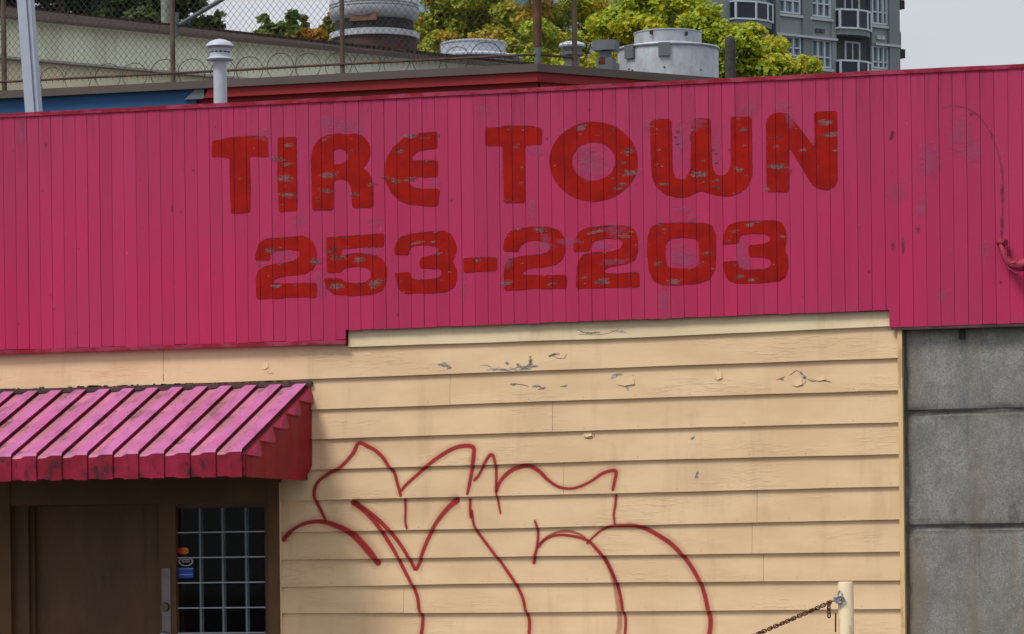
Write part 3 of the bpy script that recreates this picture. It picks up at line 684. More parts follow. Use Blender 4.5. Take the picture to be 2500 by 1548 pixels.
CR = [[(1245,905),(1262,897),(1285,894),(1292,888),(1298,877)],[(1202,906),(1215,902),(1230,903),(1246,905)],[(1285,894),(1312,896)],[(1410,815),(1440,818),(1475,816),(1500,809),(1512,801)],[(1420,813),(1450,812)],[(1510,941),(1530,936),(1545,914)],[(1505,932),(1526,936)],[(1752,897),(1753,913),(1752,926)],[(1343,866),(1365,876),(1378,874),(1383,863)],[(1248,940),(1262,937),(1280,940),(1290,943)],[(1296,943),(1310,941),(1325,948)],[(1365,943),(1385,942)],[(1895,928),(1908,923),(1916,919)],[(1925,917),(1944,904),(1960,914),(1966,926)],[(1966,926),(1985,931),(2010,928),(2030,934)],[(1935,940),(1960,941),(1968,928)],[(628,892),(637,871)],[(650,904),(657,912),(668,911)],[(401,882),(400,905),(398,932)],[(96,902),(100,912)],[(1068,888),(1085,895),(1098,890)],[(1090,902),(1103,897)],[(1425,1070),(1440,1071),(1449,1066),(1450,1058)],[(1695,1168),(1701,1152)],[(1170,892),(1185,891),(1200,896)]]
ck = MB()
for i, c in enumerate(CR):
    pts = []
    for (a, b), (a2, b2) in zip(c[:-1], c[1:]):
        m = max(2, int(math.hypot(a2-a, b2-b)/5))
        for j in range(m): pts.append((a+(a2-a)*j/m+random.uniform(-.8, .8), b+(b2-b)*j/m+random.uniform(-.8, .8)))
    pts.append(c[-1]); n = len(pts); vs = []; fs = []
    for j, (a, b) in enumerate(pts):
        q = P(a, b, YB); k = course_at(q[0], q[2]); d = np.array(pts[min(j+1, n-1)])-np.array(pts[max(j-1, 0)]); d = d/(np.linalg.norm(d)+1e-6)
        w = .0020*random.uniform(.5, 1.2)*(.25 if j in (0, n-1) else 1); y = ysurf(k, q[0], q[2])-.0017
        vs += [(q[0]+d[1]*w, y, q[2]+d[0]*w), (q[0]-d[1]*w, y, q[2]-d[0]*w)]
        if j: fs.append((2*j-2, 2*j-1, 2*j+1, 2*j))
    ck.add(vs, fs)
ck.build('paint_crack', simple('crack_shadow_grey', lin((92, 78, 68)), .9, vary=.3, scale=40), wall, 'thin dark cracks where the cream paint has split', 'stuff')
fl.build('paint_flake', m_cream, wall, 'curled flakes of cream paint', 'stuff')

# awning ---------------------------------------------------------------------
AD = 1.45; AZ0 = 2.915; AZ1 = 2.378; AZ2 = 2.215; AX1 = -1.545
slope = Vector((0, -AD, AZ1-AZ0)).normalized(); nrm = Vector((0, -slope.z*-1, 0)); nrm = Vector((0, slope.z, -slope.y)).normalized()
if nrm.z < 0: nrm = -nrm
aw = MB()
aw.box((-5.2, -.03, AZ0+.0), (AX1+.02, -.0, AZ0+.035))
aw.tube([(-5.2, -AD+.05, AZ2+.03), (AX1-.02, -AD+.05, AZ2+.03)], .014, 6).tube([(AX1-.04, -.03, AZ2+.05), (AX1-.04, -AD+.06, AZ2+.05)], .014, 6).tube([(-4.9, -.03, AZ2+.05), (-4.9, -AD+.06, AZ2+.05)], .014, 6)
awning = aw.build('awning', m_flash, shop, 'faded pink ribbed metal awning over the door')
period = .196; HP = .027
prof = [(0, 0), (.034, .001), (.062, .005), (.090, HP*.8), (.102, HP), (.178, HP), (.187, HP), (.187, HP*.86), (.176, .002), (period, 0)]
npan = 19
for i in range(npan):
    xr = AX1-period*i-.012; x0 = xr-period+.0
    rows = []
    for u, h in prof:
        xx = x0+u; zscal = random.uniform(-.002, .002)
        p0 = Vector((xx, -.012, AZ0-.004))+nrm*h
        p1 = Vector((xx, -AD+.012, AZ1+.004))+nrm*h
        p1b = Vector((xx, -AD-h*.4, AZ1-.012+h*.7))
        p2 = Vector((xx, -AD-h*.4, AZ1-.06))
        p3 = Vector((xx, -AD-h*.4+.002, AZ2-(.008 if h > .02 else -.001)+zscal*1.6))
        rows.append([p0, p1, p1b, p2, p3])
    vs = []; fs = []; mi = []
    mb = MB()
    for a in range(len(rows)):
        vs += rows[a]
    T = 5; nP = len(vs)
    back = [v-nrm*.0025+Vector((0, .002, 0)) for v in vs]
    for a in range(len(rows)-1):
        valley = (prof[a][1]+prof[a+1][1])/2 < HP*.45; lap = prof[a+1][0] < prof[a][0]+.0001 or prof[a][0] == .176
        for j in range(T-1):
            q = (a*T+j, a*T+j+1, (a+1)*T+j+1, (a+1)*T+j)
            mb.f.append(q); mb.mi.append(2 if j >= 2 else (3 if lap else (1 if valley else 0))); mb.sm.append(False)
            mb.f.append(tuple(nP+t for t in q[::-1])); mb.mi.append(2); mb.sm.append(False)
    mb.v = [tuple(v) for v in vs+back]
    per = [a*T for a in range(len(rows))]
    for a in range(len(rows)-1):
        for j in (0, T-1):
            mb.f.append((a*T+j, (a+1)*T+j, nP+(a+1)*T+j, nP+a*T+j)); mb.mi.append(2); mb.sm.append(False)
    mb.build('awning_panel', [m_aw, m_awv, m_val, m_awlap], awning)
# end panel: upright corrugations with pink tips along the slope
ne = 5; pe_ = AD/ne; xe = AX1
def zs(y): return AZ0+(AZ1-AZ0)*(-y/AD)-.006
for i in range(ne):
    y0, y1 = -AD+pe_*i, -AD+pe_*(i+1); lo = AZ2-.01; HX = .015
    lb = lambda y: lo if y < -.2 else lo+(y+.2)/.2*.13
    zt = zs(y0)
    mb = MB()
    # flat backing up to the slope line, then the proud rib with a level top
    mb.hexa([(xe-.004, y0, lb(y0)+.01), (xe+.004, y0, lb(y0)+.01), (xe+.004, y1, lb(y1)+.01), (xe-.004, y1, lb(y1)+.01)], [(xe-.004, y0, zs(y0)), (xe+.004, y0, zs(y0)), (xe+.004, y1, zs(y1)), (xe-.004, y1, zs(y1))])
    cor = [(y0+.002, .009), (y0+pe_*.2, .010), (y0+pe_*.36, HX), (y0+pe_*.84, HX), (y1-.002, .010)]
    m = len(cor)
    vs = [(xe+h, y, lb(y)-(.012 if h > .02 else 0)) for y, h in cor]+[(xe+h, y, zt-.004) for y, h in cor]
    mb.add(vs, [(j, j+1, m+j+1, m+j) for j in range(m-1)])
    mb.build('awning_end_panel', m_awend, awning)
    A = [(xe+.005, y0+.004, zt-.003), (xe+HX+.020, y0+pe_*.34, zt-.012), (xe+HX+.020, y0+pe_*.80, zt-.012), (xe+.03, y1-.002, zt+.004), (xe+.005, y1-.002, zs(y1)-.004)]
    B_ = [(a, b, c-.005) for a, b, c in A]
    MB().add(A+B_, [(0, 1, 2, 3, 4), (9, 8, 7, 6, 5)]+[(j, 5+j, 5+(j+1) % 5, (j+1) % 5) for j in range(5)]).build('awning_tip', m_awcap, awning)
MB().box((-1.66, -.08, 2.215), (-1.57, -.02, 2.25)).build('awning_bracket', m_black, awning)
# moss and litter along the top flashing
mb = MB()
for k in range(90):
    xx = random.uniform(-5, AX1); w = random.uniform(.01, .05)
    mb.obox((xx, -.028, AZ0+.034), (w, 0, 0), (0, .02, 0), (0, 0, random.uniform(.004, .014)))
mb.build('moss', simple('dry_moss', lin((88, 78, 42)), .95, vary=.4, scale=30), awning, None, 'stuff')

# door and window -------------------------------------------------------------
def X(px, y=0., py=1400): return P(px, py, y)[0]
def Z(py, px=500, y=0.): return P(px, py, y)[2]
zl, zh = .13, 2.30
MB().box((X(-12, -.03), -.03, zl), (X(26, -.03), .06, zh)).box((X(655, -.03), -.03, zl), (X(682, -.03), .06, zh)).box((X(26, -.03), -.024, 2.06), (X(655, -.03), .05, zh)).build('door_casing', m_brown2, shop)
MB().box((X(683, -.03), -.027, zl), (X(686, -.03), .0, zh-.1)).build('casing_edge', m_cream, shop)
door = MB().box((X(85, .1), .10, zl), (X(358, .1), .145, 2.06)).build('door', m_brown, shop, 'plain brown door')
MB().box((X(26, .02), .02, zl), (X(70, .02), .16, 2.06)).box((X(70, .06), .06, zl), (X(85, .06), .16, 2.06)).build('door_jamb', m_brown, shop)
MB().box((X(358, .06), .06, zl), (X(390, .06), .16, 2.06)).box((X(390, .0), -.005, zl), (X(430, .0), .16, 2.06)).build('door_post', m_brown2, shop)
MB().box((X(395, -.006), -.012, Z(1386)-.62), (X(416, -.006), -.005, Z(1386))).build('lock_plate', m_plate, shop)
cz = Z(1482, 400); cx = X(404)
def disc_y(c, r, y0, y1, mat, name, par, n=20, r2=None):
    vs = [(c[0]+r*math.cos(2*math.pi*k/n), y0, c[1]+r*math.sin(2*math.pi*k/n)) for k in range(n)]+[(c[0]+(r2 or r)*math.cos(2*math.pi*k/n), y1, c[1]+(r2 or r)*math.sin(2*math.pi*k/n)) for k in range(n)]
    return MB().add(vs, [tuple(range(n))[::-1], tuple(range(n, 2*n))]+[(k, (k+1) % n, n+(k+1) % n, n+k) for k in range(n)]).build(name, mat, par)
disc_y((cx, cz), .036, -.012, -.035, m_brass, 'deadbolt', shop, r2=.03)
hz = Z(1552, 400)
mb = MB(); c = Vector((cx, -.04, hz)); pr = [(0, -.045), (.02, -.042), (.034, -.025), (.036, -.005), (.028, .012), (.014, .02), (.014, .035)]
vs = []; n = 20
for r, yy in pr:
    for k in range(n): vs.append((cx+r*math.cos(2*math.pi*k/n), -.045+yy, hz+r*math.sin(2*math.pi*k/n)))
mb.add(vs, [(i*n+k, i*n+(k+1) % n, (i+1)*n+(k+1) % n, (i+1)*n+k) for i in range(len(pr)-1) for k in range(n)], 0, True).build('door_knob', m_steel, shop)
wx0, wx1 = X(432, .04), X(649, .04); wz1 = Z(1236, 540, .04); wz0 = .5
MB().box((X(430), .0, wz1), (X(655), .12, 2.06)).box((X(430), .0, zl), (X(655), .12, wz0)).box((X(649), .0, wz0), (X(655), .12, wz1)).build('window_surround', m_brown, shop)
win = MB().box((wx0-.012, .02, wz0), (wx0, .06, wz1)).box((wx1, .02, wz0), (wx1+.012, .06, wz1)).box((wx0, .02, wz1-.012), (wx1, .06, wz1)).box((wx0, .02, wz0), (wx1, .06, wz0+.012)).build('window', m_flash, shop, 'tall dark window behind a grid of pale bars')
MB().box((wx0, .05, wz0+.012), (wx1, .055, wz1-.012)).build('window_pane', m_glass, win)
for px in (488, 543, 600):
    xx = X(px, .02); MB().box((xx-.004, .03, wz0), (xx+.004, .04, wz1)).build('window_bar', m_sillgrey, win)
    MB().box((xx-.024, .066, wz0), (xx+.010, .074, wz1)).build('window_muntin', m_sillgrey, win)
k = 0; py = 1299
while True:
    zz = Z(py, 540, .02)
    if zz < wz0+.05: break
    MB().box((wx0, .02, zz-.0045), (wx1, .03, zz+.0045)).build('window_bar', m_white, win); py += 61.6
def ellipse(c, rx, rz, y0, y1, mat, name, par, n=22, inner=None):
    o = [(math.cos(2*math.pi*k/n), math.sin(2*math.pi*k/n)) for k in range(n)]; mb = MB()
    if inner is None:
        vs = [(c[0]+rx*a, y, c[1]+rz*b) for y in (y0, y1) for a, b in o]
        mb.add(vs, [tuple(range(n))[::-1], tuple(range(n, 2*n))]+[(k, (k+1) % n, n+(k+1) % n, n+k) for k in range(n)])
    else:
        vs = [(c[0]+q*rx*a, y, c[1]+q*rz*b) for y in (y0, y1) for q in (1, inner) for a, b in o]
        for k in range(n):
            k2 = (k+1) % n
            mb.add([vs[k], vs[k2], vs[n+k2], vs[n+k], vs[2*n+k], vs[2*n+k2], vs[3*n+k2], vs[3*n+k]], [(0, 3, 2, 1), (4, 5, 6, 7), (0, 1, 5, 4), (3, 7, 6, 2)])
    return mb.build(name, mat, par)
m_sr = simple('sticker_red', lin((190, 40, 24)), .5); m_so = simple('sticker_orange', lin((214, 120, 40)), .5); m_sb = simple('sticker_blue', lin((30, 76, 170)), .5); m_sw = simple('sticker_grey', lin((176, 178, 174)), .5); m_sbl = simple('sticker_pale_blue', lin((120, 160, 214)), .5)
YS = .046
ellipse((X(445, YS), Z(1345, 445, YS)), .033, .027, YS, YS-.0012, m_sr, 'sticker', win)
ellipse((X(453, YS), Z(1345, 453, YS)), .028, .026, YS-.0016, YS-.0026, m_so, 'sticker', win)
ellipse((X(454, YS), Z(1371, 454, YS)), .060, .035, YS, YS-.0012, m_sw, 'sticker', win, inner=.80)
mb = MB(); s0 = X(454, YS); z0 = Z(1371, 454, YS)
for i in range(6):
    a = -.032+i*.011; mb.box((s0+a, YS-.0012, z0-.007), (s0+a+.006, YS, z0+.007+(.003 if i in (0, 4) else 0)))
mb.box((s0-.03, YS-.0012, z0+.012), (s0+.03, YS, z0+.018)).build('sticker', m_sw, win)
bx0, bx1 = X(436, YS), X(472, YS); bz0, bz1 = Z(1411, 454, YS), Z(1386, 454, YS)
MB().box((bx0, YS-.0012, bz0), (bx1, YS, bz1)).build('sticker', m_sb, win)
MB().box((bx0+.006, YS-.0024, bz0+.022), (bx1-.006, YS-.0016, bz0+.029)).box((bx0+.004, YS-.0024, bz1-.012), (bx1-.004, YS-.0016, bz1-.004)).build('sticker_stripe', m_sbl, win)
# dark room behind the glass
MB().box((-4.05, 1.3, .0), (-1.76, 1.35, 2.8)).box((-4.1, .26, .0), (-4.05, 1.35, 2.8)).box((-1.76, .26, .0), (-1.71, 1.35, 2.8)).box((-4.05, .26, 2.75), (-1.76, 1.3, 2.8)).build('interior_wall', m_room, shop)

# ------------------------------------------------------------------ concrete block wall at the right
cw = thing('concrete_wall', 'grey weathered concrete block wall beside the cream siding under the fascia', 'wall', (4.15, .3, 0))
cl_ = [Z(1287, 2350, .03), Z(1006, 2350, .03)]; hh = cl_[1]-cl_[0]
levels = [0.]; z = cl_[0]
zz = [cl_[0]-hh*2, cl_[0]-hh, cl_[0], cl_[1], cl_[1]+hh]
def block(x0, x1, z0, z1, seed):
    nx, nzv = 60, 40; vs = []; fs = []; g = .005
    for j in range(nzv+1):
        for i in range(nx+1):
            u, w = i/nx, j/nzv; xx = x0+g+(x1-x0-2*g)*u; zv = z0+g+(z1-z0-2*g)*w
            d = min(min(u, 1-u)*(x1-x0), min(w, 1-w)*(z1-z0))
            y = .03+.022*max(0, 1-d/.014)**1.5+.010*mnoise.noise((xx*3, zv*3, seed))+(.03*max(0, mnoise.noise((xx*4, seed, zv*9))-.02)*(1-d/.06) if d < .06 else 0)
            vs.append((xx, y, zv+(.003*mnoise.noise((xx*6, seed*3.1, 0)) if w in (0, 1) else 0)))
    for j in range(nzv):
        for i in range(nx):
            o = j*(nx+1)+i; fs.append((o, o+1, o+nx+2, o+nx+1))
    b = len(vs); ring = [i for i in range(nx+1)]+[(j+1)*(nx+1)-1 for j in range(1, nzv+1)]+[nzv*(nx+1)+i for i in range(nx-1, -1, -1)]+[j*(nx+1) for j in range(nzv-1, 0, -1)]
    vs += [(vs[q][0], .72, vs[q][2]) for q in ring]; m = len(ring)
    for q in range(m): fs.append((ring[q], b+q, b+(q+1) % m, ring[(q+1) % m]))
    fs.append(tuple(b+q for q in range(m-1, -1, -1)))
    MB().add(vs, fs).build('concrete_block', m_conc, cw)
for r_, (a, b) in enumerate(zip(zz[:-1], zz[1:])):
    a = max(a, 0); b = min(b, 4.4)
    block(2.912, 4.32, a, b, r_*2.3+1); block(4.32, 5.18, a, b, r_*2.3+2)
MB().box((2.90, .048, 0), (5.17, .5, 4.3)).build('mortar_core', m_conc, cw)
MB().box((X(2348, .0), .0, 3.13), (X(2362, .0), .06, 3.22)).build('wall_bracket', m_black, cw)

# ------------------------------------------------------------------ post and chain
PY = -1.0
pc = P(2064.5, 1420, PY); pr_ = 19/FPX*np.linalg.norm(pc-CAM)
post = thing('bollard_post', 'cream painted round steel post holding the rusty chain', 'post', (pc[0], PY, .13))
ztp = pc[2]
MB().lathe((pc[0], PY, 0), [(pr_, .13), (pr_, ztp-.012), (pr_-.004, ztp-.003), (pr_-.012, ztp), (0, ztp)], 28).build('pole', m_post, post)
MB().lathe((pc[0], PY, 0), [(pr_+.06, .131), (pr_+.06, .142), (pr_, .142)], 28).build('base_plate', m_post, post)
MB().tube([P(2040, 1496+k*6, PY-.06) for k in range(9)], .006, 6).build('strap', m_black, post)
ra = P(2050, 1458, PY-pr_*.75)
def torus(mb, c, ax1, ax2, R1, R2, r, n=14, m=6):
    c, ax1, ax2 = map(np.asarray, (c, ax1, ax2))
    mb.tube([c+ax1*R1*math.cos(2*math.pi*k/n)+ax2*R2*math.sin(2*math.pi*k/n) for k in range(n)], r, m, closed=True)
mb = MB(); torus(mb, P(2050, 1455, PY-pr_*.95), (.5, -.4, .2), (0, .2, 1), .03, .036, .006); mb.build('eye_ring', m_steel, post)
mb = MB(); sc_ = P(2046, 1464, PY-pr_*1.0); mb.box(sc_-np.array((.03, .012, .018)), sc_+np.array((.022, .012, .018))); torus(mb, sc_+np.array((.016, -.012, -.002)), (1, 0, .3), (-.3, 0, 1), .03, .022, .006); mb.build('shackle', m_steel, post)
ch0 = P(2036, 1466, PY-pr_); ch1 = P(1400, 1715, -.06)
chain = thing('chain', 'rusty iron chain sloping down from the cream post', 'chain', ch1)
npt = 400; path = []
for k in range(npt+1):
    t = k/npt; p = ch0*(1-t)+ch1*t; p = p-np.array((0, 0, .03*4*t*(1-t))); path.append(p)
seg = np.cumsum([0]+[np.linalg.norm(b-a) for a, b in zip(path[:-1], path[1:])]); pitch = .027
lm = None; nl = int(seg[-1]/pitch)
def link_mesh():
    mb = MB(); pts = []
    for k in range(16):
        t = 2*math.pi*k/16; pts.append(((.0105 if math.cos(t) > 0 else -.0105)+.0115*math.cos(t), .0115*math.sin(t), 0))
    mb.tube(pts, .0042, 6, closed=True); return mb
ob0 = None
for k in range(nl):
    s_ = (k+.5)*pitch; i = min(int(np.searchsorted(seg, s_)), npt); p = Vector(path[i]); d = Vector(path[min(i+1, npt)]-path[max(i-1, 0)]).normalized()
    if ob0 is None:
        mb = link_mesh(); mb.v = [tuple(np.array(v)+ch1) for v in mb.v]; ob0 = mb.build('chain_link', m_rust, chain); o = ob0
    else:
        o = ob0.copy(); COL.objects.link(o); o.parent = chain
    q = d.to_track_quat('X', 'Z').to_matrix().to_4x4()
    o.matrix_local = Matrix.Translation(p-Vector(ch1)) @ q @ Matrix.Rotation(math.pi/2*(k % 2)+random.uniform(-.25, .25), 4, 'X')
for j, (dx, dz) in enumerate(((0, 0), (.0, -.03), (.001, -.06))):     # loose tail
    o = ob0.copy(); COL.objects.link(o); o.parent = chain; p = Vector(P(2024, 1478, PY-pr_))+Vector((dx, -.01, dz))
    o.matrix_local = Matrix.Translation(p-Vector(ch1)) @ Matrix.Rotation(math.pi/2, 4, 'Y') @ Matrix.Rotation(math.pi/2*(j % 2)+.5, 4, 'X') @ Matrix.Diagonal((1.15, 1.15, 1.15, 1))
mb = MB(); torus(mb, ch1+np.array((0, .01, 0)), (1, 0, 0), (0, 0, 1), .025, .025, .005); mb.tube([ch1+np.array((0, .01, .025)), ch1+np.array((0, .06, .025))], .006, 6); mb.build('wall_ring', m_rust, chain)

# ------------------------------------------------------------------ on the shop roof
def lathe_thing(name, label, cat, px, Y, parts, base_z, group=None, n=40):
    """parts: (part name, material, [(radius px, image row)...]) measured at image column px on the plane Y"""
    c0 = P(px, 150, Y); sc_ = np.dot(c0-CAM, AF)/FPX
    t = thing(name, label, cat, (c0[0], Y, base_z), group)
    for pn, mat, prof in parts:
        pts = []
        for r, yy in prof:
            z_ = base_z if yy is None else P(px, yy, Y-.97*r*sc_)[2]
            pts.append((max(r*sc_, 0), z_))
        MB().lathe((c0[0], Y, 0), pts, n).build(pn, mat, t)
    return t, c0, sc_
RZ = 4.75
lathe_thing('vent_pipe', 'white capped vent pipe standing behind the left of the fascia', 'vent', 537, 1.2,
    [('pipe', m_wpipe, [(16.5, None), (16.5, 142), (20, 140)]),
     ('collar', m_wpipe, [(15, 147), (32, 143), (34, 140.5), (32, 138.5), (26, 136), (25, 131)]),
     ('neck', m_wpipe, [(25, 131), (25, 112), (20, 110)]),
     ('cap', m_wpipe, [(21, 111.5), (33, 111), (34.5, 108.5), (32.5, 103.5), (26, 99), (16, 96), (0, 94.5)])], RZ)
vp, vc, vs_ = bpy.data.objects['vent_pipe'], P(537, 150, 1.2), np.dot(P(537, 150, 1.2)-CAM, AF)/FPX
for k in range(14):
    a = 2*math.pi*(k+.5)/14; od = np.array((math.cos(a), math.sin(a), 0)); td = np.array((-math.sin(a), math.cos(a), 0)); c = vc*np.array((1, 1, 0))+od*24.2*vs_+np.array((0, 0, P(537, 130, 1.2)[2]))
    MB().obox(c-td*4*vs_, td*8*vs_, od*1.2*vs_, (0, 0, 3.4*vs_)).build('vent_slot', m_black, vp)
# small tabs between the slots are left by the band; leaning square pole
p0, p1 = P(93, 290, 1.6), P(46, -220, 1.6); p0[2] = RZ
pole = thing('metal_pole', 'pale grey square pole leaning left above the fascia', 'pole', (p0[0], 1.6, RZ))
w = 17/FPX*28.5
MB().obox(p0+np.array((-w, -w, 0)), (2*w*.72, 0, 0), (0, 2*w, 0), p1-p0).obox(p0+np.array((-w+2*w*.74, -w*.6, 0)), (2*w*.26, 0, 0), (0, 1.6*w, 0), p1-p0).build('shaft', m_wpole, pole)
lathe_thing('roof_stub', 'dark tarred round stub beside the big metal drum', 'vent', 1783, 3.0,
    [('pipe', m_stub, [(13.5, None), (13.5, 110), (13, 98), (10.5, 91), (6, 88), (0, 87)])], RZ, n=20)

# ------------------------------------------------------------------ neighbour with blue and red walls
NY = 6.0
corner = P(1310, 170, NY); NZ1 = P(700, 196, NY)[2]; 
NZT = P(700, 188, NY)[2]; NZB = P(700, 207, NY)[2]; NZF = P(700, 230, NY)[2]
nb = thing('neighbour_building', 'flat roofed building with blue and red walls under a brown metal parapet', 'building', (-3, NY, 0))
hx, hy = math.cos(math.radians(48.9)), math.sin(math.radians(48.9)); nl_x = -14.0; ns = 12.
cx_ = corner[0]
def band(z0, z1, d, name, mat, xa=nl_x, xb=None, ret=True, th=.12):
    """front strip plus the strip that turns the corner, d in front of the wall"""
    mb = MB(); cN = np.array((cx_+d*math.tan(math.radians(48.9/2)), NY-d)) if False else np.array((cx_+d*.45, NY-d))
    xb_ = cN[0] if xb is None else xb
    mb.box((xa, NY-d, z0), (xb_, NY-d+th, z1))
    if ret: mb.obox((cN[0], cN[1], z0), (hx*ns, hy*ns, 0), (-hy*th, hx*th, 0), (0, 0, z1-z0))
    return mb.build(name, mat, nb)
band(NZB, NZT, .05, 'parapet_flashing', m_bflash)
xblue = P(478, 230, NY)[0]
band(NZF, NZB-.002, .02, 'red_fascia', m_rwall, th=.06, xa=P(500, 225, NY)[0])
MB().box((nl_x, NY+.01, 0), (xblue, NY+.2, NZB-.001)).build('blue_wall', m_blue, nb)
MB().box((xblue, NY+.05, 0), (cx_, NY+.3, NZB-.001)).obox((cx_+.02, NY+.05, 0), (hx*ns, hy*ns, 0), (-hy*.2, hx*.2, 0), (0, 0, NZB-.001)).build('red_wall', m_rwall2, nb)
a, b_, c_ = P(510, 214, NY), P(498, 240, NY), P(452, 244, NY)
MB().hexa([(c_[0], NY-.02, c_[2]), (b_[0], NY-.02, c_[2]), (b_[0], NY+.2, c_[2]), (c_[0], NY+.2, c_[2])], [(xblue, NY-.02, NZB-.003), (a[0], NY-.02, NZB-.003), (a[0], NY+.2, NZB-.003), (xblue, NY+.2, NZB-.003)]).build('corner_gusset', m_galvd, nb)
rt = NZT-.06
mb = MB(); poly = [(nl_x, NY+.07), (cx_, NY+.12), (cx_+hx*ns, NY+hy*ns+.1), (nl_x, NY+hy*ns+.1)]
mb.hexa([(a, b, rt-.1) for a, b in poly], [(a, b, rt) for a, b in poly]).build('roof', m_roof, nb)

# chain link fence on the parapet
fz = NZT; FYY = NY+.06
fence = thing('chain_link_fence', 'rusty chain link fence with razor wire on the brown parapet', 'fence', (-3, FYY, fz))
def fx(px): return P(px, 150, FYY)[0]
H = 2.1
for px, r, mat in ((-420, .022, m_fpost), (10, .026, m_fpost), (422, .024, m_fpost), (836, .022, m_fpost)):
    MB().tube([(fx(px), FYY, fz-.02), (fx(px), FYY, fz+H)], r, 10).build('fence_post', mat, fence)
    MB().box((fx(px)-.05, FYY-.05, fz-.0), (fx(px)+.05, FYY+.05, fz+.012)).build('post_foot', m_fpost, fence)
cpx = fx(1313); 
MB().tube([(cpx, FYY, fz-.02), (cpx, FYY, fz+.17)], .030, 12).build('post_sleeve', m_galvd, fence)
MB().tube([(cpx, FYY, fz+.17), (cpx, FYY, fz+H)], .040, 12).build('fence_post', m_frust, fence, 'thick rust brown corner post')
s2 = None
for k in range(2000):
    s_ = k*.002; q = np.array((cpx+hx*s_, FYY+hy*s_, fz+.4)); dd = q-CAM; u = 1250+FPX*np.dot(dd, AR)/np.dot(dd, AF)
    if u > 1402: s2 = s_; break
q2 = np.array((cpx+hx*s2, FYY+hy*s2, 0))
MB().tube([(q2[0], q2[1], fz-.02), (q2[0], q2[1], fz+H)], .024, 10).build('fence_post', m_fpost, fence)
zr = [P(0, 193, FYY)[2], P(1300, 139, FYY)[2]]; zrail = fz+.10
zrail = P(838, 158, FYY)[2]
def rail(pts, r, name, mat):
    out = []
    for a, b in zip(pts[:-1], pts[1:]):
        for k in range(30): out.append(np.array(a)+(np.array(b)-np.array(a))*k/30+np.array((0, 0, .004*mnoise.noise((k*.3, a[0], 2)))))
    out.append(np.array(pts[-1])); MB().tube(out, r, 7).build(name, mat, fence)
rail([(fx(-420), FYY-.02, zrail), (cpx, FYY-.02, zrail)], .012, 'fence_rail', m_rail)
rail([(cpx, FYY, zrail), (q2[0], q2[1], zrail)], .012, 'fence_rail', m_rail)
rail([(fx(-420), FYY, fz+H-.02), (cpx, FYY, fz+H-.02), (q2[0], q2[1], fz+H-.02)], .014, 'fence_rail', m_rail)
ba, bb = P(436, 62, FYY+.35), P(560, -12, FYY+.35)
MB().tube([ba, bb+(bb-ba)*1.2], .022, 8).build('fence_brace', m_galvd, fence)
MB().tube([ba+np.array((-.02, 0, .12)), ba+np.array((-.02, 0, -.1))], .026, 8).tube([ba, (fx(422), FYY, ba[2])], .012, 6).build('brace_bracket', m_galvd, fence)
def mesh_panel(p, d, length, z0, z1, wob=0):
    mb = MB(); wd, hd = .0605, .072; nx = int(length/(wd/2)); d = np.array(d); nn = np.array((-d[1], d[0], 0))
    for i in range(0, nx, 2):
        for sgn in (0,):
            pts = []; nzz = int((z1-z0)/(hd/2))
            for j in range(nzz+1):
                xx = (i+(j % 2))*wd/2; z_ = z0+j*hd/2
                sg = .006*mnoise.noise((xx*1.3, z_*1.1, 3)); off = .0022*(1 if (j % 2) else -1)
                pts.append(np.array(p)+d*(xx+sg)+nn*off+np.array((0, 0, z_-p[2]+.5*sg)))
            mb.tube(pts,   .0025, 3, caps=False, smooth=False)
            pts2 = []
            for j in range(nzz+1):
                xx = (i+2-(j % 2))*wd/2; z_ = z0+j*hd/2
                sg = .006*mnoise.noise((xx*1.3, z_*1.1, 3)); off = .0022*(-1 if (j % 2) else 1)
                pts2.append(np.array(p)+d*(xx+sg)+nn*off+np.array((0, 0, z_-p[2]+.5*sg)))
            mb.tube(pts2,   .0025, 3, caps=False, smooth=False)
        # twisted end below the rail
        xx = i*wd/2; mb.tube([np.array(p)+d*xx+np.array((0, 0, z0-p[2])), np.array(p)+d*(xx+.01)+np.array((0, 0, z0-p[2]-.03-.012*random.random()))], .003, 3)
    return mb.build('chain_link_mesh', m_wire, fence, None, 'stuff')
mesh_panel((fx(-420), FYY, zrail), (1, 0, 0), cpx-fx(-420), zrail+.008, fz+H-.02)
mesh_panel((cpx, FYY, zrail), (hx, hy, 0), s2, zrail+.008, fz+H-.02)
# razor coil
pts = []; Lc = cpx-fx(90); n = 1100; pitch_ = .285
for k in range(n):
    t = k/n; a = 2*math.pi*t*Lc/pitch_; R_ = .155+.035*mnoise.noise((t*14, 1, 1))
    pts.append((fx(90)+Lc*t+R_*1.25*math.cos(a), FYY+.16+.03*math.sin(a*.5), zrail-.01+R_*math.sin(a)+.03*mnoise.noise((t*9, 4, 2))))
mb = MB().tube(pts, .0034, 4, caps=False)
for k in range(0, n, 13):
    p = np.array(pts[k]); d = np.array(pts[min(k+1, n-1)])-p; d = d/(np.linalg.norm(d)+1e-9); mb.obox(p-d*.007-np.array((0, .001, .005)), d*.014, (0, .002, 0), (0, .004, .011))
mb.build('razor_wire', m_wire, fence)

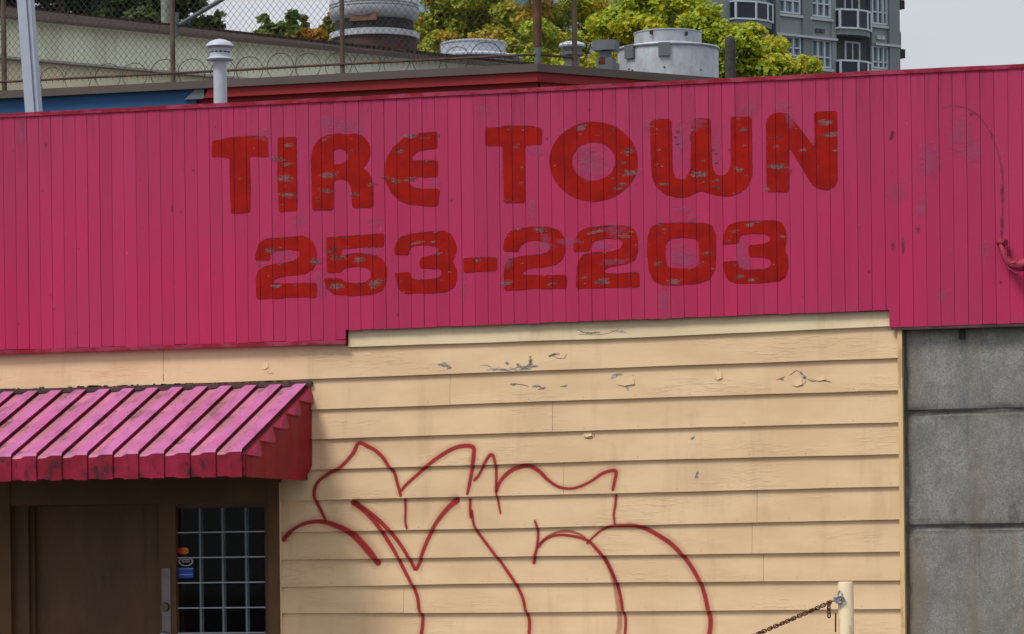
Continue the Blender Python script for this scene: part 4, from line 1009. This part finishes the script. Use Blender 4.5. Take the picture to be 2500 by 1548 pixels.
# ------------------------------------------------------------------ warehouse with clad walls
HW = math.radians(53.4); hw = np.array((math.cos(HW), math.sin(HW), 0)); nw = np.array((math.sin(HW), -math.cos(HW), 0))
o_w = P(0, 27, 9.0)
def W_(px, py, d=0): return PP(px, py, o_w+nw*d, nw)
def wl(px, py, d=0): q = W_(px, py, d)-(o_w+nw*d); return np.dot(q, hw), q[2]+o_w[2]
wh = thing('warehouse', 'pale ribbed metal clad building with a sloping brown eave behind the fence', 'building', (o_w[0], o_w[1], 0))
def trimz(s, pts):
    (s0, z0), (s1, z1) = pts; return z0+(z1-z0)*(s-s0)/(s1-s0)
tt = [wl(0, 18), wl(1290, 166)]; tb = [wl(0, 40), wl(1150, 148)]
SA, SB = -6., tt[1][0]+3.5
def wallpiece(sa, sb, fz0, fz1, d0, d1, name, mat, par, label=None):
    mb = MB()
    A = lambda s, d, z: o_w*np.array((1, 1, 0))+hw*s+nw*d+np.array((0, 0, z))
    mb.hexa([A(sa, d0, fz0(sa)), A(sb, d0, fz0(sb)), A(sb, d1, fz0(sb)), A(sa, d1, fz0(sa))], [A(sa, d0, fz1(sa)), A(sb, d0, fz1(sb)), A(sb, d1, fz1(sb)), A(sa, d1, fz1(sa))])
    return mb.build(name, mat, par, label)
ztop = lambda s: trimz(s, tt); zbot = lambda s: trimz(s, tb)
uw = wallpiece(SA, SB, lambda s: 0, lambda s: zbot(s)+.02, -.12, -.10, 'upper_wall', m_gtrim, wh)
wallpiece(SA, SB, zbot, ztop, -.02, .06, 'eave_trim', m_btrim, wh)
pwid = .128; s_ = SA
while s_ < SB:
    wallpiece(s_+.0012, s_+pwid-.0012, lambda s: 5.6, zbot, -.10, -.072+random.uniform(-.002, .002), 'wall_panel', m_beige, uw); s_ += pwid
DL = .55
lt = [wl(50, 140, DL), wl(620, 191, DL)]
zl1 = lambda s: trimz(s, lt); SL0, SL1 = wl(-60, 140, DL)[0]-2, wl(700, 197, DL)[0]+1.
lw = wallpiece(SL0, SL1, lambda s: 0, lambda s: zl1(s)-.04, DL-.14, DL-.12, 'lower_wall', m_gtrim, wh)
wallpiece(SL0, SL1, lambda s: zl1(s)-.022, zl1, -.07, DL, 'lower_eave', m_gtrim, wh)
s_ = SL0
while s_ < SL1:
    wallpiece(s_+.0012, s_+pwid-.0012, lambda s: 5.2, lambda s: zl1(s)-.024, DL-.12, DL-.09+random.uniform(-.002, .002), 'wall_panel', m_cladcream, lw); s_ += pwid
rz_w = min(ztop(SA), ztop(SB))-.08
wallpiece(SA, SB, lambda s: ztop(s)-.62, lambda s: ztop(s)-.5, -7., -.13, 'roof', m_roof, wh)
# machinery on the warehouse roof
def wy(px): q = W_(px, 120); return q[1]
hy_ = wy(915)+1.1; bz = P(915, 140, hy_)[2]-.5
t, c0, sc_ = lathe_thing('exhaust_hood', 'big round aluminium exhaust hood with a white flange behind the fence', 'exhaust fan', 915, hy_,
    [('curb', m_curb, [(104, None), (104, 82)]), ('flange', m_hood, [(104, 83), (110, 81), (110, 67), (100, 66)]),
     ('throat', m_black, [(96, 66), (96, 40)]),
     ('hood', m_hood, [(84, 43), (98, 39), (108, 27), (110, 12), (110, 10), (107, 9), (107, 6.5), (110, 5.5), (110, 3), (107, 2), (107, -1), (110, -2), (108, -20), (84, -42), (40, -52), (0, -54)])], bz-.1)
MB().box((c0[0]-30*sc_, c0[1]-101*sc_, P(915, 64, hy_)[2]), (c0[0]+38*sc_, c0[1]-94*sc_, P(915, 44, hy_)[2])).build('plywood_patch', m_wood, t)
dy_ = wy(1160)+1.0
lathe_thing('roof_fan', 'white round roof fan with a wide rim beside the exhaust hood', 'exhaust fan', 1156, dy_,
    [('base', m_wpipe, [(100, None), (100, 133), (112, 131)]), ('rim', m_wpipe, [(112, 134), (119, 131), (119, 127), (112, 125), (80, 123)]),
     ('drum', m_wpipe, [(80, 126), (80, 100), (82, 98), (82, 95), (78, 94), (70, 97), (0, 99)])], P(1156, 175, dy_)[2]-.5)

# ------------------------------------------------------------------ machinery on the neighbour's roof
NR = rt
lathe_thing('mushroom_vent', 'small white mushroom capped vent behind the thin fence post', 'vent', 1397, 9.0,
    [('pipe', m_galvd, [(18, None), (18, 134)]), ('collar', m_galvd, [(18, 136), (29, 132), (29, 126), (24, 124)]), ('neck', m_galvd, [(23, 126), (23, 112)]),
     ('cap', m_wpipe, [(22, 115), (32, 111), (33, 107), (29, 102), (16, 99.5), (0, 99)])], NR)
vy = 9.6; c0 = P(1478, 150, vy); sc_ = np.dot(c0-CAM, AF)/FPX
t = thing('box_vent', 'grey square capped vent left of the big metal drum', 'vent', (c0[0], vy, NR))
def bx(mb, px0, px1, py0, py1, dep, Y=vy):
    a, b = P(px0, py1, Y), P(px1, py0, Y); mb.box((a[0], Y-dep, a[2]), (b[0], Y+dep, b[2])); return mb
bx(MB(), 1452, 1506, 99, 126, .10).build('cap', m_galvd, t); bx(MB(), 1468, 1490, 126, 142, .06).build('neck', m_galvd, t)
mb = MB(); bx(mb, 1461, 1500, 142, 176, .08); a = P(1461, 176, vy); b = P(1500, 176, vy); mb.box((a[0], vy-.08, NR), (b[0], vy+.08, a[2])); mb.build('base', m_galvd, t)
bx(MB(), 1466, 1482, 143, 160, .082).build('red_patch', simple('faded_red_patch', lin((84, 28, 24)), .8, vary=.4, scale=12), t)
gy = 10.5
t, c0, sc_ = lathe_thing('metal_drum', 'large galvanised drum shaped roof fan with small grey boxes', 'exhaust fan', 1631, gy,
    [('body', m_galv, [(123, None), (123, 106), (122, 103)]),
     ('rim', m_galv, [(122, 108), (127, 107), (128, 104), (126, 101.5), (82, 99)]),
     ('top_ring', m_galv, [(82, 101), (82, 72), (84, 71), (84, 69), (81, 68.5), (79, 70), (79, 80), (0, 82)])], NR, n=64)
for px, py0, py1, w_ in ((1536, 108, 141, 20), (1617, 104, 137, 28), (1505, 146, 168, 20)):
    u = (px-1631)/124; u = max(-.999, min(.999, u)); ang = math.asin(u); rr = 123*sc_
    ctr = np.array((c0[0], gy, 0))+rr*(R0*math.sin(ang)-AF*math.cos(ang)); od = R0*math.sin(ang)-AF*math.cos(ang); td = R0*math.cos(ang)+AF*math.sin(ang)
    z0_, z1_ = P(px, py1, gy-.5)[2], P(px, py0, gy-.5)[2]; ww = w_*sc_/max(.5, math.cos(ang))
    MB().obox(ctr-td*ww/2-od*.025+np.array((0, 0, z0_)), td*ww, od*.05, (0, 0, z1_-z0_)).build('junction_box', m_galvd, t)
for px, py in ((1589, 80), (1672, 80)):
    u = (px-1631)/84; ang = math.asin(u); od = R0*math.sin(ang)-AF*math.cos(ang); ctr = np.array((c0[0], gy, 0))+82*sc_*od
    MB().obox(ctr+np.array((-.012, 0, P(px, py+4, gy-.34)[2]))-od*.0, (.02, 0, 0), od*.03, (0, 0, .04)).build('clip', m_black, t)
for px, py in ((1617, 166), (1706, 166), (1533, 168), (1541, 172)):
    u = (px-1631)/124; ang = math.asin(u); od = R0*math.sin(ang)-AF*math.cos(ang); ctr = np.array((c0[0], gy, P(px, py, gy-.5)[2]))+123*sc_*od
    MB().obox(ctr+np.array((-.008, 0, 0)), (.014, 0, 0), od*.006, (0, 0, .014)).build('bolt', m_black, t)

# ------------------------------------------------------------------ trees
def foliage(name, mat, par, clusters, n, size, seed):
    r_ = np.random.default_rng(seed)
    cs = np.array([c[:3] for c in clusters]); rad = np.array([c[3] for c in clusters]); wgt = rad**2; wgt = wgt/wgt.sum()
    idx = r_.choice(len(cs), n, p=wgt)
    d = r_.normal(size=(n, 3)); d /= np.linalg.norm(d, axis=1)[:, None]; rr = r_.random(n)**.45
    pos = cs[idx]+d*(rad[idx]*rr)[:, None]*np.array((1, 1, .62))
    nrm_ = d*.6+r_.normal(size=(n, 3))*.55+np.array((0, -.2, .75)); nrm_ /= np.linalg.norm(nrm_, axis=1)[:, None]
    a = np.cross(nrm_, r_.normal(size=(n, 3))); a /= np.linalg.norm(a, axis=1)[:, None]; b = np.cross(nrm_, a)
    sz = size*(.5+1.1*r_.random(n)**1.6)[:, None]
    # lobed leaf: seven points, folded along the midrib
    sh = [(-.55, 0, 0), (-.12, .42, .10), (.06, .20, .04), (.30, .50, .14), (.60, 0, 0), (.30, -.50, .14), (.06, -.20, .04), (-.12, -.42, .10)]
    V = np.stack([pos+a*sz*s0+b*sz*s1+nrm_*sz*s2 for s0, s1, s2 in sh], 1).reshape(-1, 3)
    root = par
    V = V-np.array(root.location)
    k = np.arange(n)*8
    F = np.stack([np.stack([k, k+1, k+2, k+4], 1), np.stack([k+2, k+3, k+4, k+4], 1), np.stack([k, k+4, k+6, k+7], 1), np.stack([k+4, k+5, k+6, k+6], 1)], 1)
    tri = []
    q1 = np.stack([k, k+1, k+2], 1); q2 = np.stack([k, k+2, k+4], 1); q3 = np.stack([k+2, k+3, k+4], 1)
    q4 = np.stack([k, k+4, k+6], 1); q5 = np.stack([k, k+6, k+7], 1); q6 = np.stack([k+4, k+5, k+6], 1)
    T = np.stack([q1, q2, q3, q4, q5, q6], 1).reshape(-1, 3)
    me = bpy.data.meshes.new(name); me.vertices.add(len(V)); me.vertices.foreach_set('co', V.ravel().astype(np.float32))
    me.loops.add(T.size); me.loops.foreach_set('vertex_index', T.ravel().astype(np.int32)); me.polygons.add(len(T)); me.polygons.foreach_set('loop_start', np.arange(0, T.size, 3, dtype=np.int32))
    me.update(calc_edges=True); me.validate(); me.materials.append(mat)
    o = bpy.data.objects.new(name, me); COL.objects.link(o); o.parent = par; o['kind'] = 'stuff'; return o
def tree(label, px, Y, zc, rx, rz, mat, n, size, seed, trunk=.16, ncl=70, cr=.42, cat='tree', extra=(), zmin=None, bare=None):
    r_ = random.Random(seed); c = P(px, 100, Y); t = thing('tree', label, cat, (c[0], Y, 0))
    tops = []; cls = []
    for k in range(ncl):
        while True:
            v = Vector((r_.uniform(-1, 1), r_.uniform(-1, 1), r_.uniform(-1, 1)))
            if .35 < v.length < 1: break
        p = (c[0]+v.x*rx, Y+v.y*rx, zc+v.z*rz); cls.append((*p, cr*r_.uniform(.7, 1.25)*(1.15-.45*v.length)))
    cls += list(extra)
    foliage('foliage', mat, t, cls, n, size, seed)
    mb = MB(); lean = Vector((r_.uniform(-.15, .15), 0, 0))
    mb.tube([(c[0], Y, 0), (c[0]+lean.x*.5, Y, zc*.45), (c[0]+lean.x, Y, zc-rz*.2), (c[0]+lean.x*1.4, Y, zc+rz*.7)], [trunk, trunk*.8, trunk*.55, trunk*.12], 9).build('trunk', m_bark, t)
    for k in range(min(26, ncl)):
        q = Vector(cls[k*len(cls)//26][:3]) if ncl >= 26 else Vector(cls[k][:3])
        st = Vector((c[0]+lean.x, Y, zc-rz*.5+r_.uniform(0, .7)*rz)); md = st.lerp(q, .5)+Vector((0, 0, -.05))
        if k % 3 == 0 or True:
            mb2 = MB().tube([st, md, q], [trunk*.28, trunk*.16, trunk*.05], 6)
            tops.append(mb2)
    big = MB()
    for m_ in tops:
        o = len(big.v); big.v += m_.v; big.f += [tuple(i+o for i in f) for f in m_.f]; big.mi += m_.mi; big.sm += m_.sm
    big.build('limbs', m_bark, t); return t
m_leafY = leaf_mat('yellow_green_leaves', (.18, .28, .012), (.44, .47, .02), (.55, .42, .015), .9, .6)
m_leafO = leaf_mat('turning_leaves', (.20, .25, .012), (.38, .42, .016), (.50, .17, .012), 1.1, .9)
m_leafM = leaf_mat('olive_leaves', (.19, .26, .012), (.38, .43, .016), (.46, .22, .012), 1.0, .65)
m_leafD = leaf_mat('dark_leaves', (.035, .06, .014), (.07, .10, .018), (.09, .09, .015), .8, .5)
m_leafG = leaf_mat('fresh_green_leaves', (.06, .12, .02), (.13, .19, .02), (.30, .15, .015), 1.0, .3)
m_needle = leaf_mat('conifer_needles', (.012, .024, .014), (.03, .045, .022), (.04, .055, .02), .7, .4)
def cp(px, py, Y, r): q = P(px, py, Y); return (q[0], q[1], q[2], r)
tree('bright yellow green maple behind the galvanised drum, reaching towards the tower', 1570, 22, 7.35, 2.5, 1.95, m_leafY, 105000, .052, 3, .17, 170, .34,
     extra=[cp(1700, 60, 21, .3), cp(1760, 75, 21, .26), cp(1815, 85, 21, .24), cp(1850, 72, 21, .1), cp(1780, 110, 21, .25), cp(1840, 130, 21, .2), cp(1830, 165, 21, .25), cp(1890, 160, 21, .26), cp(1925, 167, 21, .18), cp(1960, 142, 21, .08), cp(1955, 165, 21, .1), cp(1880, 175, 21, .3), cp(1730, 30, 21, .2), cp(1640, 5, 21.5, .3), cp(1690, 15, 21.5, .26), cp(1600, -25, 22, .35), cp(1670, -30, 22, .3), cp(1560, 10, 22, .3), cp(1520, 40, 22, .3), cp(1480, 60, 22, .3), cp(1640, 60, 22, .3)])
tree('olive green maple with a few orange leaves behind the rusty corner post', 1330, 24, 8.2, 1.9, 2.1, m_leafM, 90000, .052, 5, .16, 150, .36)
tree('green and orange maple between the exhaust hood and the round roof fan', 1135, 25, 8.2, 1.25, 2.0, m_leafO, 60000, .052, 8, .12, 120, .33,
     extra=[cp(1050, 60, 24.6, .25), cp(1080, 100, 24.6, .25), cp(1130, 70, 24.6, .3), cp(1190, 30, 24.6, .3), cp(1040, 100, 24.6, .2), cp(1075, 20, 24.6, .2), cp(1200, 90, 24.6, .3), cp(1140, 110, 24.6, .25)])
tree('dark dense conifer at the far left above the warehouse eave', 175, 26, 9.6, 1.75, 2.4, m_needle, 34000, .075, 12, .2, 100, .5)
tree('dark green broadleaf tree right of the conifer, sky showing at its edge', 395, 25, 9.0, 0.95, 1.55, m_leafD, 10000, .10, 15, .14, 46, .34,
     extra=[cp(490, 60, 25, .2), cp(520, 52, 25, .15), cp(535, 35, 25, .07), cp(500, 75, 25, .2)])
sh = thing('tree', 'small leafy treetop with orange lower leaves left of the exhaust hood', 'tree', (P(715, 100, 16)[0], 16, 0))
cl1 = [cp(645, 48, 16, .06), cp(655, 70, 16, .10), cp(640, 84, 16, .10), cp(680, 80, 16, .13), cp(714, 42, 16, .07), cp(708, 62, 16, .07), cp(716, 32, 16, .05), cp(742, 44, 16, .05), cp(745, 60, 16, .04), cp(725, 80, 16, .13), cp(690, 66, 16, .08), cp(800, 50, 16, .05), cp(812, 70, 16, .07), cp(795, 66, 16, .05), cp(810, 44, 16, .03), cp(660, 95, 16, .16)]
cl2 = [cp(720, 96, 16, .13), cp(750, 85, 16, .12), cp(780, 88, 16, .13), cp(770, 100, 16, .15), cp(800, 96, 16, .12), cp(820, 100, 16, .12), cp(810, 40, 16, .04)]
foliage('foliage', m_leafG, sh, cl1, 900, .085, 21); foliage('foliage', leaf_mat('orange_leaves', (.26, .20, .012), (.40, .22, .015), (.36, .12, .012)), sh, cl2, 1200, .08, 22)
b0 = P(715, 130, 16)
mb = MB().tube([(b0[0], 16, 0), (b0[0], 16, b0[2]-.3)], [.09, .05], 8)
for c in cl1+cl2: mb.tube([(b0[0], 16, b0[2]-.5), (c[0], c[1], c[2]-.04)], [.012, .004], 5)
mb.build('trunk', m_bark, sh)
up = thing('utility_pole', 'pale grey green pole in front of the dark trees', 'pole', (P(404, 50, 21)[0], 21, 0))
MB().tube([(P(404, 50, 21)[0], 21, 0), (P(404, 50, 21)[0], 21, 11.6)], .06, 14).build('shaft', simple('grey_green_pole', lin((122, 130, 118)), .7, vary=.1), up)
MB().box((P(404, 50, 21)[0]-.09, 20.9, 11.6), (P(404, 50, 21)[0]+.09, 21.1, 11.68)).build('cap', m_galvd, up)

# ------------------------------------------------------------------ apartment tower
HT = math.radians(53.0); ht = np.array((math.cos(HT), math.sin(HT), 0)); ntw = np.array((math.sin(HT), -math.cos(HT), 0))
o_t = P(2191, 100, 180.); o_t2 = o_t*np.array((1, 1, 0))
tw = thing('apartment_tower', 'grey apartment tower with white framed windows and dark glass balconies', 'building', o_t2)
def T_(px, py, d=0.):
    q = PP(px, py, o_t+ntw*d, ntw)-(o_t+ntw*d); return np.dot(q, ht), q[2]+o_t[2]
def tb_(mb, s0, s1, z0, z1, d0, d1, mi=0): return mb.obox(o_t2+ht*s0+ntw*d0+np.array((0, 0, z0)), ht*(s1-s0), ntw*(d1-d0), (0, 0, z1-z0), mi)
FLH = T_(2085, 150)[1]-T_(2085, 272)[1]; FLH = abs(T_(2085, 25)[1]-T_(2085, 149)[1])
sL = T_(1690, 60)[0]-2
zt0 = 62.
tb_(MB(), sL, 0, 0, zt0, -14, -.3).build('core', m_twall, tw)
# wall skin is built in strips round the openings
W1 = dict(px=(1897, 1954), win=True)
def strip_t(p0, p1, d1=0., mat=m_twall, name='wall_strip'):
    s0, s1 = T_(p0, 60)[0], T_(p1, 60)[0]; return tb_(MB(), s0, s1, 0, zt0, -.3, d1).build(name, mat, tw)
strip_t(1640, 1783, .0); strip_t(1887, 1897, .25, m_twall2); strip_t(1957, 1980, .12, m_twall2); strip_t(2028, 2038, .12, m_twall); strip_t(2166, 2191, .2, m_twall2)
def opening_column(px0, px1, wins, d=0.):
    """wins: (image row of head, image row of sill) in the column; wall fills the rest"""
    s0, s1 = T_(px0, 60)[0], T_(px1, 60)[0]; pc_ = (px0+px1)/2
    spans = []
    for a, b, *_ in wins: spans.append((T_(pc_, b)[1], T_(pc_, a)[1]))
    zs_ = []
    base = sorted(spans)
    lo0 = base[0][0]; 
    for k in range(1, 3): zs_.append((base[0][0]-FLH*k, base[0][1]-FLH*k))
    zs_ += base
    for k in range(1, 4): zs_.append((base[-1][0]+FLH*k, base[-1][1]+FLH*k))
    zs_ = sorted(zs_); z = 0.
    for a, b in zs_:
        tb_(MB(), s0, s1, z, a, -.3, d).build('wall_infill', m_twall, tw); z = b
    tb_(MB(), s0, s1, z, zt0, -.3, d).build('wall_infill', m_twall, tw)
    return s0, s1, zs_
def window_t(s0, s1, z0, z1, cols, rows, d=0.):
    fw = .09; mb = MB()
    tb_(mb, s0, s0+fw, z0, z1, d-.12, d+.04); tb_(mb, s1-fw, s1, z0, z1, d-.12, d+.04); tb_(mb, s0+fw, s1-fw, z0, z0+fw, d-.12, d+.04); tb_(mb, s0+fw, s1-fw, z1-fw, z1, d-.12, d+.04)
    for c in cols: q = s0+(s1-s0)*c; tb_(mb, q-.05, q+.05, z0+fw, z1-fw, d-.12, d+.03)
    fr = mb.build('window', m_tframe, tw)
    cs = [0]+list(cols)+[1]
    for r in rows:
        for a, b in zip(cs[:-1], cs[1:]): tb_(MB(), s0+(s1-s0)*a+.09, s0+(s1-s0)*b-.09, z0+(z1-z0)*r-.04, z0+(z1-z0)*r+.04, d-.1, d+.02).build('transom', m_tframe, fr)
    for a, b in zip(cs[:-1], cs[1:]): tb_(MB(), s0+(s1-s0)*a, s0+(s1-s0)*b, z0+.05, z1-.05, d-.2, d-.13).build('pane', m_tglass, fr)
    tb_(MB(), s0-.15, s1+.12, z0-.2, z0-.06, d-.1, d+.14).build('sill', m_tsill, fr)
s0, s1, zz_ = opening_column(1897, 1957, [(-42, 33), (88, 136)])
for a, b in zz_: window_t(s0+.1, s1-.1, a, b, (.3, .66), (.42,))
s0, s1, zz_ = opening_column(1980, 2028, [(-44, 42), (97, 165)])
for a, b in zz_: window_t(s0, s1, a, b, (.32, .66), (.38,))
s0, s1, zz_ = opening_column(2128, 2166, [(-40, 60), (113, 168)])
for a, b in zz_: window_t(s0, s1, a, b, (.4, .72), (.3,))
def thing_part_balcony(Q, z0, z1):
    n = len(Q); mb = MB()
    mb.add([tuple(q+np.array((0, 0, z0-.32))) for q in Q]+[tuple(q+np.array((0, 0, z0))) for q in Q], [tuple(range(n))[::-1], tuple(range(n, 2*n))]+[(k, (k+1) % n, n+(k+1) % n, n+k) for k in range(n)])
    bal = mb.build('balcony', m_twall2, tw)
    for a, b in zip(Q[:-1], Q[1:]):
        d = b-a; nn = np.array((d[1], -d[0], 0)); nn = nn/np.linalg.norm(nn)*.05
        MB().obox(a+np.array((0, 0, z0+.08)), d, nn, (0, 0, z1-z0-.12)).build('glass_panel', m_tdark, bal)
        MB().obox(a-nn*.5+np.array((0, 0, z1-.08)), d, nn*2.2, (0, 0, .1)).build('rail', m_tframe, bal)
        MB().obox(a-nn*.5+np.array((0, 0, z0)), d, nn*2.2, (0, 0, .09)).build('rail', m_tframe, bal)
    for q in Q: MB().obox(q-ht*.05-ntw*.0+np.array((0, 0, z0)), ht*.1, ntw*.1, (0, 0, z1-z0)).build('rail_post', m_tframe, bal)
    return bal
# recesses behind the balconies
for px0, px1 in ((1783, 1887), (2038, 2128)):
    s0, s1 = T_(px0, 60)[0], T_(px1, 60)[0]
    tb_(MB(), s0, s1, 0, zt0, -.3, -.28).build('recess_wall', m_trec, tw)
rowsA = []; pcA = 1836
zA = [T_(1836, 50, .5)[1], T_(1836, 4, .5)[1]]; zB = [T_(2083, 71, .6)[1], T_(2083, 23, .6)[1]]
for k in range(-2, 4):
    for (z0, z1), a0, a1 in ((zA, 1787, 1886), (zB, 2041, 2126)):
        sA = T_(a0, 60, .1)[0]; sB = T_(a1, 60, .3)[0]; w_ = sB-sA
        plan = [(sA, -.28), (sA+.02, .36), (sA+w_*.42, .72), (sA+w_*.76, .60), (sB, .25), (sB+.05, -.28)]
        thing_part_balcony([o_t2+ht*s+ntw*d for s, d in plan], z0+FLH*k, z1+FLH*k)
    for px0, px1, w0, w1 in ((1783, 1887, 1850, 1886), (2038, 2128, 2062, 2100)):
        a, b = T_(w0, 60, -.2)[0], T_(w1, 60, -.2)[0]; zf = (zA if px0 < 1900 else zB)[0]+FLH*k
        mb = MB(); tb_(mb, a, a+.12, zf, zf+2.3, -.28, -.2); tb_(mb, b-.12, b, zf, zf+2.3, -.28, -.2); tb_(mb, a+.12, b-.12, zf+2.2, zf+2.3, -.28, -.2); tb_(mb, (a+b)/2-.05, (a+b)/2+.05, zf, zf+2.2, -.28, -.2)
        dr = mb.build('balcony_door', m_tsill, tw); tb_(MB(), a+.12, b-.12, zf, zf+2.2, -.27, -.23).build('pane', m_tglass if px0 < 1900 else m_tdark, dr)
# string courses
zs1 = T_(1960, 88)[1]
for k in range(-1, 3):
    for a0, a1 in ((1889, 2037), (2129, 2190)): tb_(MB(), T_(a0, 60)[0], T_(a1, 60)[0], zs1+FLH*k*2-.12, zs1+FLH*k*2, -.1, .3).build('string_course', m_tsill, tw)
for py in (8, 128): q = T_(2191, py)[1]; tb_(MB(), -.2, .5, q-.3, q+.2, -.3, .1).build('gutter_bracket', m_black, tw)
tb_(MB(), .0, .18, T_(2191, 120)[1], T_(2191, 78)[1], -.2, .1).build('downpipe', m_black, tw)
for px, py in ((1995, 75), (2006, 76), (2143, 92), (2153, 93)):
    s, z = T_(px, py); tb_(MB(), s-.14, s+.14, z-.1, z+.1, .0, .12).build('wall_vent', m_trec if px < 2100 else m_tsill, tw)

# pale glass block glimpsed between the leaves
gb = P(1085, 60, 150.)
g = thing('glass_building', 'pale blue glass building glimpsed through the maple leaves', 'building', (gb[0], 150, 0))
x0, x1 = P(1010, 60, 150)[0], P(1195, 60, 150)[0]
MB().box((x0, 150.2, 0), (x1, 162, 46)).build('core', m_bglass, g)
nxw = 5
for i in range(nxw):
    a, b = x0+(x1-x0)*i/nxw, x0+(x1-x0)*(i+1)/nxw
    for j in range(3):
        z_ = 22+j*3.2; fr = MB().box((a, 150.02, z_), (a+.14, 150.2, z_+3.2)).box((a+.14, 150.02, z_), (b, 150.2, z_+.3)).build('window', m_bframe, g)
        MB().box((a+.16, 150.1, z_+.32), (b-.02, 150.18, z_+3.18)).build('pane', m_bglass, fr)
